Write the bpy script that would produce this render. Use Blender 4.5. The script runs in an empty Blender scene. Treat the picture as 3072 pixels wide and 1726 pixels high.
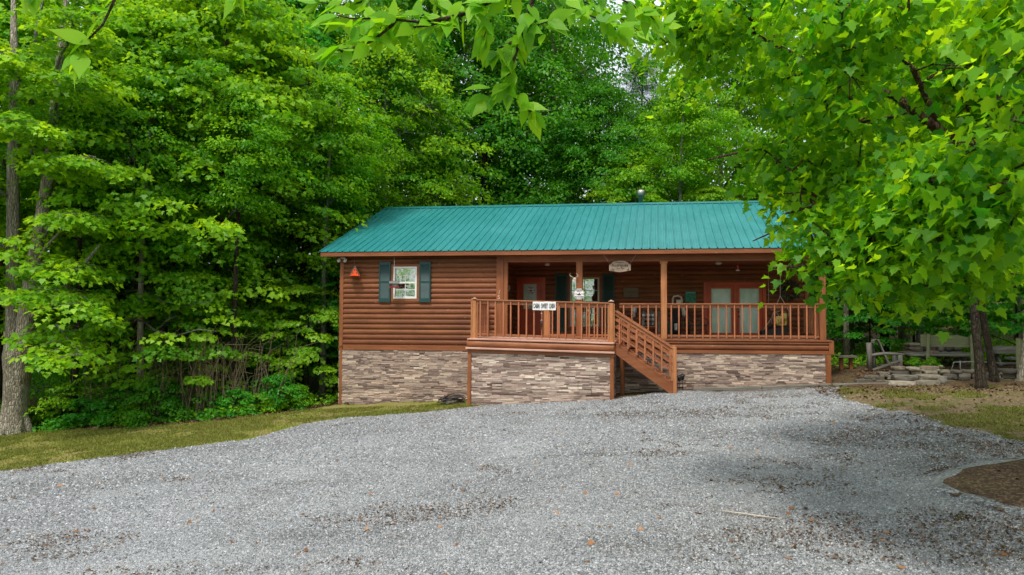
import bpy, bmesh, math, random
import numpy as np
from mathutils import Vector, Matrix, noise
R = math.radians
PI = math.pi
random.seed(7)
S = bpy.context.scene
COL = S.collection

# ------------------------------------------------------------------ camera
cam_d = bpy.data.cameras.new('camera'); cam = bpy.data.objects.new('camera', cam_d); COL.objects.link(cam)
cam.location = (9.369, -18.731, 0.736)
yaw, pitch, roll = 0.1244, 0.0372, 0.0025
fw = Vector((-math.sin(yaw)*math.cos(pitch), math.cos(yaw)*math.cos(pitch), math.sin(pitch)))
cam.rotation_euler = (Matrix.Rotation(yaw, 4, 'Z') @ Matrix.Rotation(PI/2+pitch, 4, 'X') @ Matrix.Rotation(roll, 4, 'Z')).to_euler()
cam_d.sensor_width = 36.0
cam_d.lens = 1993.0/3072*36.0
cam_d.shift_x = -(1724.6-1536)/3072
cam_d.clip_start = 0.05; cam_d.clip_end = 500
S.camera = cam

# ------------------------------------------------------------------ light
SUN_EL, SUN_AZ = R(61), R(-168)      # the sun stands behind the camera, a little to its left
w = bpy.data.worlds.new('World'); S.world = w; w.use_nodes = True
nt = w.node_tree; nt.nodes.clear()
sky = nt.nodes.new('ShaderNodeTexSky'); sky.sky_type = 'NISHITA'; sky.sun_disc = False
sky.sun_elevation = SUN_EL; sky.air_density = 1.0; sky.dust_density = 6.0; sky.ozone_density = 1.0
sdir = Vector((math.cos(SUN_EL)*math.sin(SUN_AZ), math.cos(SUN_EL)*math.cos(SUN_AZ), math.sin(SUN_EL)))
sky.sun_rotation = SUN_AZ
bg = nt.nodes.new('ShaderNodeBackground'); bg.inputs[1].default_value = 0.15
wo = nt.nodes.new('ShaderNodeOutputWorld')
mxs = nt.nodes.new('ShaderNodeMix'); mxs.data_type = 'RGBA'; mxs.inputs[0].default_value = .78      # thin high cloud over the blue
mxs.inputs[7].default_value = (4.1, 4.25, 4.5, 1); nt.links.new(sky.outputs[0], mxs.inputs[6])
nt.links.new(mxs.outputs[2], bg.inputs[0]); nt.links.new(bg.outputs[0], wo.inputs[0])
sl = bpy.data.lights.new('sun', 'SUN'); sl.energy = 1.5; sl.angle = R(10); sl.color = (1, .95, .87)
so = bpy.data.objects.new('sun', sl); COL.objects.link(so)
so.rotation_euler = sdir.to_track_quat('Z', 'Y').to_euler(); so.location = (0, -20, 30)
S.view_settings.view_transform = 'Standard'; S.view_settings.look = 'None'
S.view_settings.exposure = 1.02; S.view_settings.gamma = 1.0
S.cycles.max_bounces = 7; S.cycles.diffuse_bounces = 4; S.cycles.glossy_bounces = 3
S.cycles.transmission_bounces = 5; S.cycles.transparent_max_bounces = 8
S.cycles.caustics_reflective = False; S.cycles.caustics_refractive = False
S.cycles.sample_clamp_indirect = 6

# ------------------------------------------------------------------ terrain height
def sm(a, b, x):
    t = np.clip((x-a)/(b-a), 0, 1); return t*t*(3-2*t)
def GZ(x, y):
    x = np.asarray(x, float); y = np.asarray(y, float)
    z = np.where(x < 14, -2.0+.058*np.maximum(x, -14)-.02*np.maximum(-14-x, 0)*-1, -1.188+.03*(x-14))
    z = z+.09*np.exp(-((x-9.7)**2+(y+1.0)**2)/.9)
    z = z+.22*sm(14.5, 15.0, x)*sm(-.15, .15, y)*(1-sm(12, 18, y))      # the terrace behind the dry stone wall
    z = z+.03*np.sin(x*.9+y*.5)*np.sin(y*.7-x*.3)*sm(.5, 3, np.abs(y+.7)+0*x)
    z = z+.05*np.maximum(y-9, 0)
    d = np.hypot((x-15.1)/2.68, (y+10.9)/1.5); z = z+.05*sm(1.15, .9, d)
    return z
def gz(x, y): return float(GZ(x, y))

# ------------------------------------------------------------------ helpers
ORG = {}
def tag(o, label, cat, group=None, kind=None):
    if label: o['label'] = label
    if cat: o['category'] = cat
    if group: o['group'] = group
    if kind: o['kind'] = kind
    return o
def thing(name, loc, label, cat, group=None):
    o = bpy.data.objects.new(name, None); COL.objects.link(o); o.location = loc; o.empty_display_size = .2
    ORG[o] = Vector(loc); tag(o, label, cat, group); return o
def link(me, name, mats, parent=None):
    o = bpy.data.objects.new(name, me); COL.objects.link(o)
    for m in (mats if isinstance(mats, (list, tuple)) else [mats]):
        if m: me.materials.append(m)
    if parent is not None:
        o.parent = parent; ORG[o] = ORG[parent]
    return o
class MB:
    def __init__(s): s.v = []; s.f = []; s.c = []; s.mi = []; s.sm = []; s.col = (1, 1, 1); s.m = 0
    def add(s, vs, fs, smooth=False):
        n = len(s.v); s.v += [tuple(p) for p in vs]; s.c += [s.col]*len(vs)
        for f in fs: s.f.append(tuple(i+n for i in f)); s.mi.append(s.m); s.sm.append(smooth)
        return s
    def box(s, x0, x1, y0, y1, z0, z1):
        vs = [(x, y, z) for z in (z0, z1) for y in (y0, y1) for x in (x0, x1)]
        return s.add(vs, [(0, 2, 3, 1), (4, 5, 7, 6), (0, 1, 5, 4), (2, 6, 7, 3), (0, 4, 6, 2), (1, 3, 7, 5)])
    def cbox(s, c, sx, sy, sz): return s.box(c[0]-sx/2, c[0]+sx/2, c[1]-sy/2, c[1]+sy/2, c[2]-sz/2, c[2]+sz/2)
    def beam(s, a, b, w, h, up=(0, 0, 1)):
        a = Vector(a); b = Vector(b); d = (b-a).normalized(); u = Vector(up)
        sd = d.cross(u)
        if sd.length < 1e-4: sd = d.cross(Vector((0, 1, 0)))
        sd.normalize(); u = sd.cross(d)
        vs = [p+sd*(i*w/2)+u*(j*h/2) for p in (a, b) for j in (-1, 1) for i in (-1, 1)]
        return s.add(vs, [(0, 1, 3, 2), (4, 6, 7, 5), (0, 4, 5, 1), (2, 3, 7, 6), (0, 2, 6, 4), (1, 5, 7, 3)])
    def tube(s, pts, rad, n=8, smooth=True, cap=True, jit=0, rng=None):
        pts = [Vector(p) for p in pts]; k = len(pts)
        if not hasattr(rad, '__len__'): rad = [rad]*k
        vs = []; ref = None
        for i, p in enumerate(pts):
            d = (pts[min(i+1, k-1)]-pts[max(i-1, 0)])
            if d.length < 1e-9: d = Vector((0, 0, 1))
            d.normalize()
            if ref is None:
                ref = d.cross(Vector((0, 0, 1)) if abs(d.z) < .9 else Vector((1, 0, 0))).normalized()
            ref = (ref-d*ref.dot(d)).normalized(); b = d.cross(ref)
            for j in range(n):
                a = 2*PI*j/n; r = rad[i]*(1+(jit*noise.noise(Vector((math.cos(a)*1.5, math.sin(a)*1.5, p.z*1.3+p.x))) if jit else 0))
                vs.append(p+ref*(r*math.cos(a))+b*(r*math.sin(a)))
        fs = [(i*n+j, i*n+(j+1) % n, (i+1)*n+(j+1) % n, (i+1)*n+j) for i in range(k-1) for j in range(n)]
        if cap: fs += [tuple(range(n-1, -1, -1)), tuple((k-1)*n+j for j in range(n))]
        return s.add(vs, fs, smooth)
    def lathe(s, prof, c=(0, 0, 0), n=16, smooth=True):
        vs = [(c[0]+r*math.cos(2*PI*j/n), c[1]+r*math.sin(2*PI*j/n), c[2]+z) for r, z in prof for j in range(n)]
        k = len(prof)
        fs = [(i*n+j, i*n+(j+1) % n, (i+1)*n+(j+1) % n, (i+1)*n+j) for i in range(k-1) for j in range(n)]
        fs += [tuple(range(n-1, -1, -1)), tuple((k-1)*n+j for j in range(n))]
        return s.add(vs, fs, smooth)
    def prism(s, poly, vec):
        n = len(poly); v = Vector(vec); p = [Vector(q) for q in poly]
        fs = [tuple(range(n-1, -1, -1)), tuple(range(n, 2*n))]+[(i, (i+1) % n, n+(i+1) % n, n+i) for i in range(n)]
        return s.add(p+[q+v for q in p], fs)
    def torus(s, c, ax1, ax2, Rm, rm, n=20, m=6, a0=0, a1=2*PI):
        c = Vector(c); ax1 = Vector(ax1); ax2 = Vector(ax2)
        return s.tube([c+ax1*(Rm*math.cos(a0+(a1-a0)*i/n))+ax2*(Rm*math.sin(a0+(a1-a0)*i/n)) for i in range(n+1)], rm, m)
    def rock(s, c, sx, sy, sz, rng, rz=0, pw=.55):
        vs = []; idx = {}
        for i in (-1, 0, 1):
            for j in (-1, 0, 1):
                for k in (-1, 0, 1):
                    if (i, j, k) == (0, 0, 0): continue
                    idx[(i, j, k)] = len(vs); l = math.sqrt(i*i+j*j+k*k)**pw
                    q = [i/l+rng.uniform(-.13, .13), j/l+rng.uniform(-.13, .13), k/l+rng.uniform(-.13, .13)]
                    x = q[0]*sx/2; y = q[1]*sy/2; ca, sa = math.cos(rz), math.sin(rz)
                    vs.append((c[0]+x*ca-y*sa, c[1]+x*sa+y*ca, c[2]+q[2]*sz/2))
        fs = []
        for ax in range(3):
            for sd in (-1, 1):
                for a in (-1, 0):
                    for b in (-1, 0):
                        q = []
                        for da, db in ((0, 0), (1, 0), (1, 1), (0, 1)):
                            t = [0, 0, 0]; t[ax] = sd; t[(ax+1) % 3] = a+da; t[(ax+2) % 3] = b+db; q.append(idx[tuple(t)])
                        fs.append(tuple(q if sd > 0 else q[::-1]))
        return s.add(vs, fs, False)
    def build(s, name, mats, parent=None, bevel=0, col=False, org=None, label=None):
        o0 = Vector(org) if org is not None else (ORG[parent] if parent is not None else Vector((0, 0, 0)))
        me = bpy.data.meshes.new(name)
        me.from_pydata([(x-o0.x, y-o0.y, z-o0.z) for x, y, z in s.v], [], s.f)
        me.polygons.foreach_set('use_smooth', s.sm); me.polygons.foreach_set('material_index', s.mi)
        if col or any(c != (1, 1, 1) for c in s.c):
            at = me.color_attributes.new('col', 'FLOAT_COLOR', 'POINT')
            a = np.ones((len(s.c), 4), np.float32); a[:, :3] = s.c; at.data.foreach_set('color', a.ravel())
        if bevel:
            bm = bmesh.new(); bm.from_mesh(me); bmesh.ops.bevel(bm, geom=bm.edges[:], offset=bevel, segments=1, affect='EDGES'); bm.to_mesh(me); bm.free()
        me.update()
        o = link(me, name, mats, parent)
        if org is not None and parent is None: o.location = org; ORG[o] = Vector(org)
        if label: o['label'] = label
        return o

# ------------------------------------------------------------------ materials
def newmat(name):
    m = bpy.data.materials.new(name); m.use_nodes = True; t = m.node_tree; t.nodes.clear()
    o = t.nodes.new('ShaderNodeOutputMaterial'); return m, t, o
def N(t, ty, **kw):
    n = t.nodes.new(ty)
    for k, v in kw.items():
        if isinstance(k, str) and k.startswith('i_'): n.inputs[k[2:].replace('_', ' ')].default_value = v
        else: setattr(n, k, v)
    return n
def ramp(t, fac, stops):
    r = t.nodes.new('ShaderNodeValToRGB'); cr = r.color_ramp
    while len(cr.elements) < len(stops): cr.elements.new(.5)
    for e, (p, c) in zip(cr.elements, stops):
        e.position = p; e.color = (c[0], c[1], c[2], 1) if hasattr(c, '__len__') else (c, c, c, 1)
    t.links.new(fac, r.inputs[0]); return r.outputs[0]
def mixc(t, fac, a, b, mode='MIX'):
    m = t.nodes.new('ShaderNodeMix'); m.data_type = 'RGBA'; m.blend_type = mode
    for inp, val in ((m.inputs[0], fac), (m.inputs[6], a), (m.inputs[7], b)):
        if hasattr(val, 'is_output'): t.links.new(val, inp)
        elif hasattr(val, '__len__'): inp.default_value = (*val[:3], 1)
        else: inp.default_value = val
    return m.outputs[2]
def coords(t, scale=(1, 1, 1), kind='Object', rot=(0, 0, 0)):
    c = t.nodes.new('ShaderNodeTexCoord'); m = t.nodes.new('ShaderNodeMapping'); m.inputs['Scale'].default_value = scale; m.inputs['Rotation'].default_value = rot
    t.links.new(c.outputs[kind], m.inputs[0]); return m.outputs[0]
def nz(t, vec, scale, detail=4, rough=.6, dist=0):
    n = t.nodes.new('ShaderNodeTexNoise'); n.inputs['Scale'].default_value = scale; n.inputs['Detail'].default_value = detail
    n.inputs['Roughness'].default_value = rough; n.inputs['Distortion'].default_value = dist
    t.links.new(vec, n.inputs['Vector']); return n.outputs[0]
def bump(t, h, st, d=.01):
    b = t.nodes.new('ShaderNodeBump'); b.inputs['Strength'].default_value = st; b.inputs['Distance'].default_value = d
    t.links.new(h, b.inputs['Height']); return b.outputs[0]
def princ(t, o, col, rough=.6, nrm=None, spec=.5, metal=0, **kw):
    p = t.nodes.new('ShaderNodeBsdfPrincipled')
    if hasattr(col, 'is_output'): t.links.new(col, p.inputs['Base Color'])
    else: p.inputs['Base Color'].default_value = (*col, 1)
    if hasattr(rough, 'is_output'): t.links.new(rough, p.inputs['Roughness'])
    else: p.inputs['Roughness'].default_value = rough
    p.inputs['Specular IOR Level'].default_value = spec; p.inputs['Metallic'].default_value = metal
    for k, v in kw.items(): p.inputs[k].default_value = v
    if nrm is not None: t.links.new(nrm, p.inputs['Normal'])
    t.links.new(p.outputs[0], o.inputs[0]); return p
def flat(name, col, rough=.6, metal=0, spec=.5, var=.12, sc=9, **kw):
    m, t, o = newmat(name); c = coords(t); n = nz(t, c, sc, 5)
    a = tuple(max(0, x*(1-var*2)) for x in col); b = tuple(min(1, x*(1+var)) for x in col)
    princ(t, o, ramp(t, n, [(.3, a), (.7, b)]), rough, bump(t, nz(t, c, sc*8, 3), .15, .004), spec, metal, **kw); return m
def wood(name, dark, mid, light, axis='x', rough=.55, fine=60, spots=True, usecol=True, bs=.35):
    m, t, o = newmat(name)
    lo = .06
    sc = {'x': (lo, 1, 1), 'y': (1, lo, 1), 'z': (1, 1, lo)}[axis]
    v = coords(t, sc)
    g = nz(t, v, fine, 6, .65, .6); g2 = nz(t, v, fine*.22, 3, .5, .3)
    c = ramp(t, g, [(.25, dark), (.5, mid), (.78, light)])
    c = mixc(t, ramp(t, g2, [(.35, 0), (.75, .55)]), c, tuple(x*1.25 for x in light))
    u = coords(t); n3 = nz(t, u, 1.1, 4)
    c = mixc(t, ramp(t, n3, [(.42, 0), (.75, .55)]), c, dark)
    if spots:
        sp = nz(t, coords(t, {'x': (.25, 1, 1), 'y': (1, .25, 1), 'z': (1, 1, .25)}[axis]), 17, 3)
        c = mixc(t, ramp(t, sp, [(.70, 0), (.76, .75)]), c, (.50, .30, .19))
    if usecol:
        a = t.nodes.new('ShaderNodeVertexColor'); a.layer_name = 'col'; c = mixc(t, 1.0, c, a.outputs[0], 'MULTIPLY')
    princ(t, o, c, rough, bump(t, g, bs, .006), .3); return m

M = {}
# red brown stained timber
M['log'] = wood('log_siding_stain', (.085, .027, .010), (.168, .055, .019), (.255, .096, .036), 'x', .5)
M['log_y'] = wood('log_siding_stain_side', (.085, .027, .010), (.168, .055, .019), (.255, .096, .036), 'y', .5)
M['trim_x'] = wood('trim_stain_level', (.13, .040, .015), (.215, .072, .027), (.31, .115, .047), 'x', .55, usecol=False)
M['trim_y'] = wood('trim_stain_deep', (.13, .043, .016), (.21, .075, .029), (.31, .12, .05), 'y', .55, usecol=False)
M['trim_z'] = wood('trim_stain_upright', (.13, .040, .014), (.215, .072, .025), (.31, .115, .045), 'z', .55, usecol=False)
M['rail'] = wood('railing_stain_level', (.17, .056, .022), (.275, .098, .040), (.40, .165, .075), 'x', .5, usecol=False)
M['rail_z'] = wood('railing_stain_upright', (.20, .062, .026), (.34, .118, .052), (.48, .19, .09), 'z', .5, usecol=False)
M['post'] = wood('post_cedar', (.25, .088, .032), (.38, .148, .055), (.50, .23, .10), 'z', .5, usecol=False)
M['deck'] = wood('deck_boards', (.13, .05, .025), (.22, .09, .05), (.32, .15, .09), 'x', .6, usecol=False)
M['worn'] = wood('weathered_board', (.30, .13, .08), (.45, .24, .17), (.60, .42, .34), 'x', .6, usecol=False)
M['grey_wood'] = wood('grey_weathered_wood', (.06, .055, .045), (.13, .12, .10), (.24, .23, .19), 'x', .8, spots=False, usecol=False)
M['grey_wood_z'] = wood('grey_weathered_wood_upright', (.05, .045, .04), (.12, .11, .09), (.22, .21, .18), 'z', .8, spots=False, usecol=False)
M['olive_board'] = wood('olive_weathered_board', (.09, .10, .045), (.15, .165, .08), (.21, .22, .12), 'x', .8, spots=False, usecol=False)
M['door_red'] = flat('door_red_paint', (.50, .070, .022), .4, var=.15, sc=3)
M['teal_shutter'] = flat('shutter_teal_paint', (.004, .052, .050), .45, var=.1)
M['dark_shutter'] = flat('shutter_dark_green_paint', (.006, .045, .035), .5, var=.1)
M['white'] = flat('white_vinyl', (.72, .72, .68), .4, var=.04)
M['cream'] = flat('cream_vinyl', (.50, .52, .40), .45, var=.04)
M['black'] = flat('black_metal', (.012, .012, .013), .4, var=.1)
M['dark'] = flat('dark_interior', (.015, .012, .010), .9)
M['steel'] = flat('galvanized_steel', (.42, .40, .36), .35, metal=.85, var=.12)
M['rope'] = flat('pale_rope', (.42, .38, .33), .9)
M['cord'] = flat('thin_cord', (.20, .15, .13), .9)
M['orange'] = flat('orange_paint', (.80, .10, .012), .5)
M['pinkred'] = flat('faded_red_paint', (.36, .035, .05), .55)
M['rooftin'] = flat('grey_shingle', (.16, .17, .16), .8)
M['signwhite'] = flat('sign_white_board', (.80, .80, .78), .5, var=.03)
M['ink'] = flat('black_ink', (.01, .01, .012), .6)
M['signwood'] = flat('sign_light_wood', (.30, .22, .15), .6, var=.2)
M['signtan'] = flat('plaque_tan', (.15, .115, .055), .6)
M['bone'] = flat('bleached_bone', (.55, .47, .38), .7)
M['green_sign'] = flat('green_poster', (.01, .20, .11), .5, var=.5, sc=14)
M['yellow'] = flat('yellow_cushion', (.62, .47, .13), .8, var=.12)
M['darkcloth'] = flat('dark_fabric', (.02, .022, .022), .9)
M['plaid_b'] = flat('plaid_black', (.02, .022, .022), .9)
M['plaid_w'] = flat('plaid_white', (.50, .50, .48), .9)
M['plaid_g'] = flat('plaid_grey', (.16, .16, .155), .9)
M['straw'] = flat('dry_straw', (.20, .17, .10), .9, var=.3)
M['twig'] = flat('dark_twig', (.05, .04, .03), .9)
M['brass'] = flat('lamp_brass', (.45, .28, .12), .35, metal=.7)
M['lampglass'] = flat('frosted_glass', (.55, .52, .45), .3)
M['red_plastic'] = flat('red_plastic', (.5, .02, .04), .4)
M['number'] = flat('number_brass', (.62, .42, .30), .4)

def glass_mat(name, refl, tint):
    m, t, o = newmat(name)
    g = N(t, 'ShaderNodeBsdfGlossy'); g.inputs['Roughness'].default_value = .03; g.inputs['Color'].default_value = (.95, 1, 1, 1)
    tr = N(t, 'ShaderNodeBsdfTransparent'); tr.inputs['Color'].default_value = (*tint, 1)
    fr = N(t, 'ShaderNodeFresnel'); fr.inputs[0].default_value = 1.5
    v = coords(t); n = nz(t, v, 2.5, 1); t.links.new(bump(t, n, .12, .03), g.inputs['Normal'])
    ad = N(t, 'ShaderNodeMath', operation='ADD'); ad.inputs[1].default_value = refl; t.links.new(fr.outputs[0], ad.inputs[0])
    mx = N(t, 'ShaderNodeMixShader'); t.links.new(ad.outputs[0], mx.inputs[0]); t.links.new(tr.outputs[0], mx.inputs[1]); t.links.new(g.outputs[0], mx.inputs[2])
    t.links.new(mx.outputs[0], o.inputs[0]); return m
M['glass'] = glass_mat('window_glass', .34, (.8, .85, .8))
m, t, o = newmat('door_glass_painted_reflection'); v = coords(t, (1, 1, .5)); n = nz(t, v, 3, 3)
princ(t, o, ramp(t, n, [(.35, (.42, .60, .48)), (.65, (.64, .80, .74))]), .12, bump(t, n, .1, .02), 1.0); M['reflect_pane'] = m  # pale green of reflected woods and sky is put into the pane colour
M['blind'] = flat('window_blind', (.30, .40, .22), .8, var=.05)
M['curtain'] = flat('door_curtain', (.50, .64, .50), .85, var=.06)  # lightened in place of woods and sky reflected in the door panes

# metal roofing
m, t, o = newmat('teal_roof_metal')
v = coords(t, (1, .08, .08)); n = nz(t, v, 22, 4); n2 = nz(t, coords(t), .7, 4)
c = ramp(t, n, [(.3, (.008, .148, .150)), (.7, (.022, .212, .218))])
c = mixc(t, ramp(t, n2, [(.45, 0), (.75, .5)]), c, (.05, .27, .28))
n4 = nz(t, coords(t), 5, 5); c = mixc(t, ramp(t, n4, [(.66, 0), (.8, .35)]), c, (.10, .31, .31))
n5 = nz(t, coords(t, (3, .12, .12)), 9, 5); c = mixc(t, ramp(t, n5, [(.56, 0), (.7, .35)]), c, (.012, .11, .115))
princ(t, o, c, .36, bump(t, nz(t, coords(t), 3.3, 2), .25, .05), .5); M['roof'] = m
M['ridge'] = flat('ridge_metal', (.010, .15, .145), .4, var=.1)

# ledgestone: colour of every stone comes from its own vertex colour, broken by noise
m, t, o = newmat('ledgestone')
a = N(t, 'ShaderNodeVertexColor'); a.layer_name = 'col'; v = coords(t, (.5, 1, 1.6)); n = nz(t, v, 26, 6, .7)
c = mixc(t, ramp(t, n, [(.3, .0), (.75, .75)]), a.outputs[0], mixc(t, 1, a.outputs[0], (.62, .54, .52), 'MULTIPLY'))
princ(t, o, c, .85, bump(t, n, .8, .02), .25); M['ledge'] = m
m, t, o = newmat('field_stone')
a = N(t, 'ShaderNodeVertexColor'); a.layer_name = 'col'; v = coords(t); n = nz(t, v, 9, 8, .7)
c = mixc(t, ramp(t, n, [(.35, 0), (.7, .8)]), a.outputs[0], mixc(t, 1, a.outputs[0], (.4, .4, .33), 'MULTIPLY'))
n2 = nz(t, v, 3.1, 4); c = mixc(t, ramp(t, n2, [(.6, 0), (.72, .5)]), c, (.09, .11, .045))
princ(t, o, c, .9, bump(t, n, 1, .04), .2); M['rock'] = m

def bark(name, d, mcol, l, lichen=.5):
    m, t, o = newmat(name)
    v = coords(t, (1, 1, .16)); n = nz(t, v, 17, 7, .7, .4); n2 = nz(t, coords(t), 2.3, 5)
    vo = N(t, 'ShaderNodeTexVoronoi'); vo.feature = 'DISTANCE_TO_EDGE'; vo.inputs['Scale'].default_value = 26
    t.links.new(coords(t, (1, 1, .22)), vo.inputs['Vector'])
    c = ramp(t, n, [(.28, d), (.5, mcol), (.72, l)])
    c = mixc(t, ramp(t, vo.outputs[0], [(0, .5), (.10, 0)]), c, tuple(x*.6 for x in d))
    c = mixc(t, ramp(t, n2, [(.55, 0), (.68, lichen)]), c, (.22, .26, .17))
    h = N(t, 'ShaderNodeMath', operation='ADD'); t.links.new(n, h.inputs[0]); t.links.new(ramp(t, vo.outputs[0], [(0, 0), (.2, .8)]), h.inputs[1])
    princ(t, o, c, .9, bump(t, h.outputs[0], 1, .03), .15); return m
M['bark'] = bark('maple_bark', (.13, .11, .08), (.32, .285, .22), (.50, .47, .39))
M['bark_pale'] = bark('pale_bark', (.10, .10, .08), (.24, .235, .20), (.40, .40, .35), .4)
M['bark_dark'] = bark('dark_bark', (.018, .014, .010), (.05, .040, .028), (.095, .078, .058), .25)

def leafmat(name, c0, c1, t0, t1, tr=.48, gl=.02):
    m, t, o = newmat(name)
    a = N(t, 'ShaderNodeAttribute'); a.attribute_name = 'tint'
    col = ramp(t, a.outputs['Fac'], [(0, c0), (1, c1)]); tc = ramp(t, a.outputs['Fac'], [(0, t0), (1, t1)])
    d = N(t, 'ShaderNodeBsdfDiffuse'); t.links.new(col, d.inputs[0])
    r = N(t, 'ShaderNodeBsdfTranslucent'); t.links.new(tc, r.inputs[0])
    g = N(t, 'ShaderNodeBsdfGlossy'); g.inputs['Roughness'].default_value = .5; g.inputs[0].default_value = (.8, .9, .75, 1)
    x = N(t, 'ShaderNodeMixShader'); x.inputs[0].default_value = tr; t.links.new(d.outputs[0], x.inputs[1]); t.links.new(r.outputs[0], x.inputs[2])
    y = N(t, 'ShaderNodeMixShader'); y.inputs[0].default_value = gl; t.links.new(x.outputs[0], y.inputs[1]); t.links.new(g.outputs[0], y.inputs[2])
    t.links.new(y.outputs[0], o.inputs[0]); return m
LM = {
 'bright': leafmat('bright_maple_leaves', (.055, .220, .005), (.290, .540, .012), (.12, .42, .005), (.62, .86, .014)),
 'mid': leafmat('mid_green_leaves', (.050, .230, .006), (.240, .500, .010), (.12, .46, .005), (.54, .82, .010)),
 'deep': leafmat('deep_green_leaves', (.022, .150, .008), (.110, .340, .012), (.05, .35, .008), (.24, .60, .012)),
 'yellow': leafmat('yellow_green_leaves', (.110, .290, .006), (.300, .520, .014), (.18, .48, .006), (.54, .80, .014)),
 'pine': leafmat('pine_needles', (.016, .090, .024), (.050, .170, .045), (.01, .09, .01), (.04, .15, .02), .2),
 'blue': leafmat('cool_green_leaves', (.022, .190, .012), (.100, .400, .022), (.05, .38, .010), (.22, .66, .020)),
 'front': leafmat('foreground_maple_leaves', (.022, .160, .004), (.170, .450, .008), (.10, .46, .003), (.70, .95, .010), .58),
 'cherry': leafmat('overhead_branch_leaves', (.090, .310, .006), (.230, .480, .010), (.22, .58, .004), (.50, .82, .010), .5),
}

# ------------------------------------------------------------------ leaves (numpy)
def sym(right, base, tip):
    return np.array([base]+right+[tip]+[(-x, y) for x, y in right[::-1]], float)
T_MAPLE = sym([(.18, -.05), (.40, .04), (.36, .18), (.62, .46), (.40, .47), (.28, .54), (.27, .72), (.13, .80)], (0, .02), (0, 1.04))
T_MAPLE8 = sym([(.33, -.02), (.56, .36), (.22, .48)], (0, 0), (0, 1.0))
T_OVATE = sym([(.20, .16), (.33, .42), (.24, .74)], (0, 0), (0, 1.08))
T_DIAM = np.array([(0, 0), (.36, .42), (0, 1), (-.36, .42)], float)
T_NEEDLE = np.array([(0, 0), (.035, .3), (0, 1), (-.035, .3)], float)
def norm(a): return a/np.maximum(np.linalg.norm(a, axis=1, keepdims=True), 1e-9)
def leaf_mesh(name, P, Nn, T, Sz, tmpl, tint, curl=.25):
    n, k = len(P), len(tmpl)
    Nn = norm(Nn); T = norm(T-Nn*(T*Nn).sum(1, keepdims=True)); B = np.cross(T, Nn)
    x = tmpl[:, 0]; y = tmpl[:, 1]; z = -curl*(y**2)*.6+curl*np.abs(x)*.9
    V = P[:, None]+Sz[:, None, None]*(B[:, None]*x[None, :, None]+T[:, None]*y[None, :, None]+Nn[:, None]*z[None, :, None])
    return poly_mesh(name, V.reshape(-1, 3), n, k, np.repeat(tint, k))
def poly_mesh(name, V, n, k, tint=None, col=None):
    me = bpy.data.meshes.new(name); me.vertices.add(n*k); me.vertices.foreach_set('co', V.astype(np.float32).ravel())
    me.loops.add(n*k); me.loops.foreach_set('vertex_index', np.arange(n*k, dtype=np.int32))
    me.polygons.add(n); me.polygons.foreach_set('loop_start', np.arange(0, n*k, k, dtype=np.int32))
    me.polygons.foreach_set('loop_total', np.full(n, k, np.int32))
    if tint is not None:
        a = me.attributes.new('tint', 'FLOAT', 'POINT'); a.data.foreach_set('value', tint.astype(np.float32))
    me.update(calc_edges=True); return me
def spray(rng, C, cr, npc, size, droop=.5, out=.6, axis=(0, 0), flatk=.12, tilt=.45, hang=.5):
    C = np.asarray(C, float); nC = len(C); n = nC*npc; ci = np.repeat(np.arange(nC), npc)
    crr = np.repeat(cr*rng.uniform(.65, 1.3, nC), npc)
    a = rng.uniform(0, 2*PI, n); r = np.sqrt(rng.uniform(0, 1, n))
    o2 = C[:, :2]-np.array(axis); o2 = o2/np.maximum(np.linalg.norm(o2, axis=1, keepdims=True), .3); o2 = o2[ci]
    stretch = np.repeat(rng.uniform(.9, 1.6, nC), npc)
    d = np.stack([np.cos(a), np.sin(a)], 1)*r[:, None]
    rad = (d*o2).sum(1); d = d+o2*(rad*(stretch-1))[:, None]
    off = np.zeros((n, 3)); off[:, :2] = d*crr[:, None]
    off[:, 2] = crr*(-droop*(r**2)*.7-droop*.6*rad+rng.normal(0, flatk, n))
    P = C[ci]+off
    o = np.zeros((n, 3)); o[:, :2] = np.stack([np.cos(a), np.sin(a)], 1)*r[:, None]+o2*out
    Nn = norm(np.array([0, 0, 1.0])+o*.55+rng.normal(0, tilt, (n, 3)))
    T = norm(o+np.array([0, 0, -hang])+rng.normal(0, .35, (n, 3)))
    Sz = size*rng.uniform(.6, 1.2, n)
    tint = np.clip(np.repeat(rng.uniform(0, 1, nC)**1.6, npc)*.75+rng.uniform(-.05, .40, n), 0, 1)
    return P, Nn, T, Sz, tint

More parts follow.
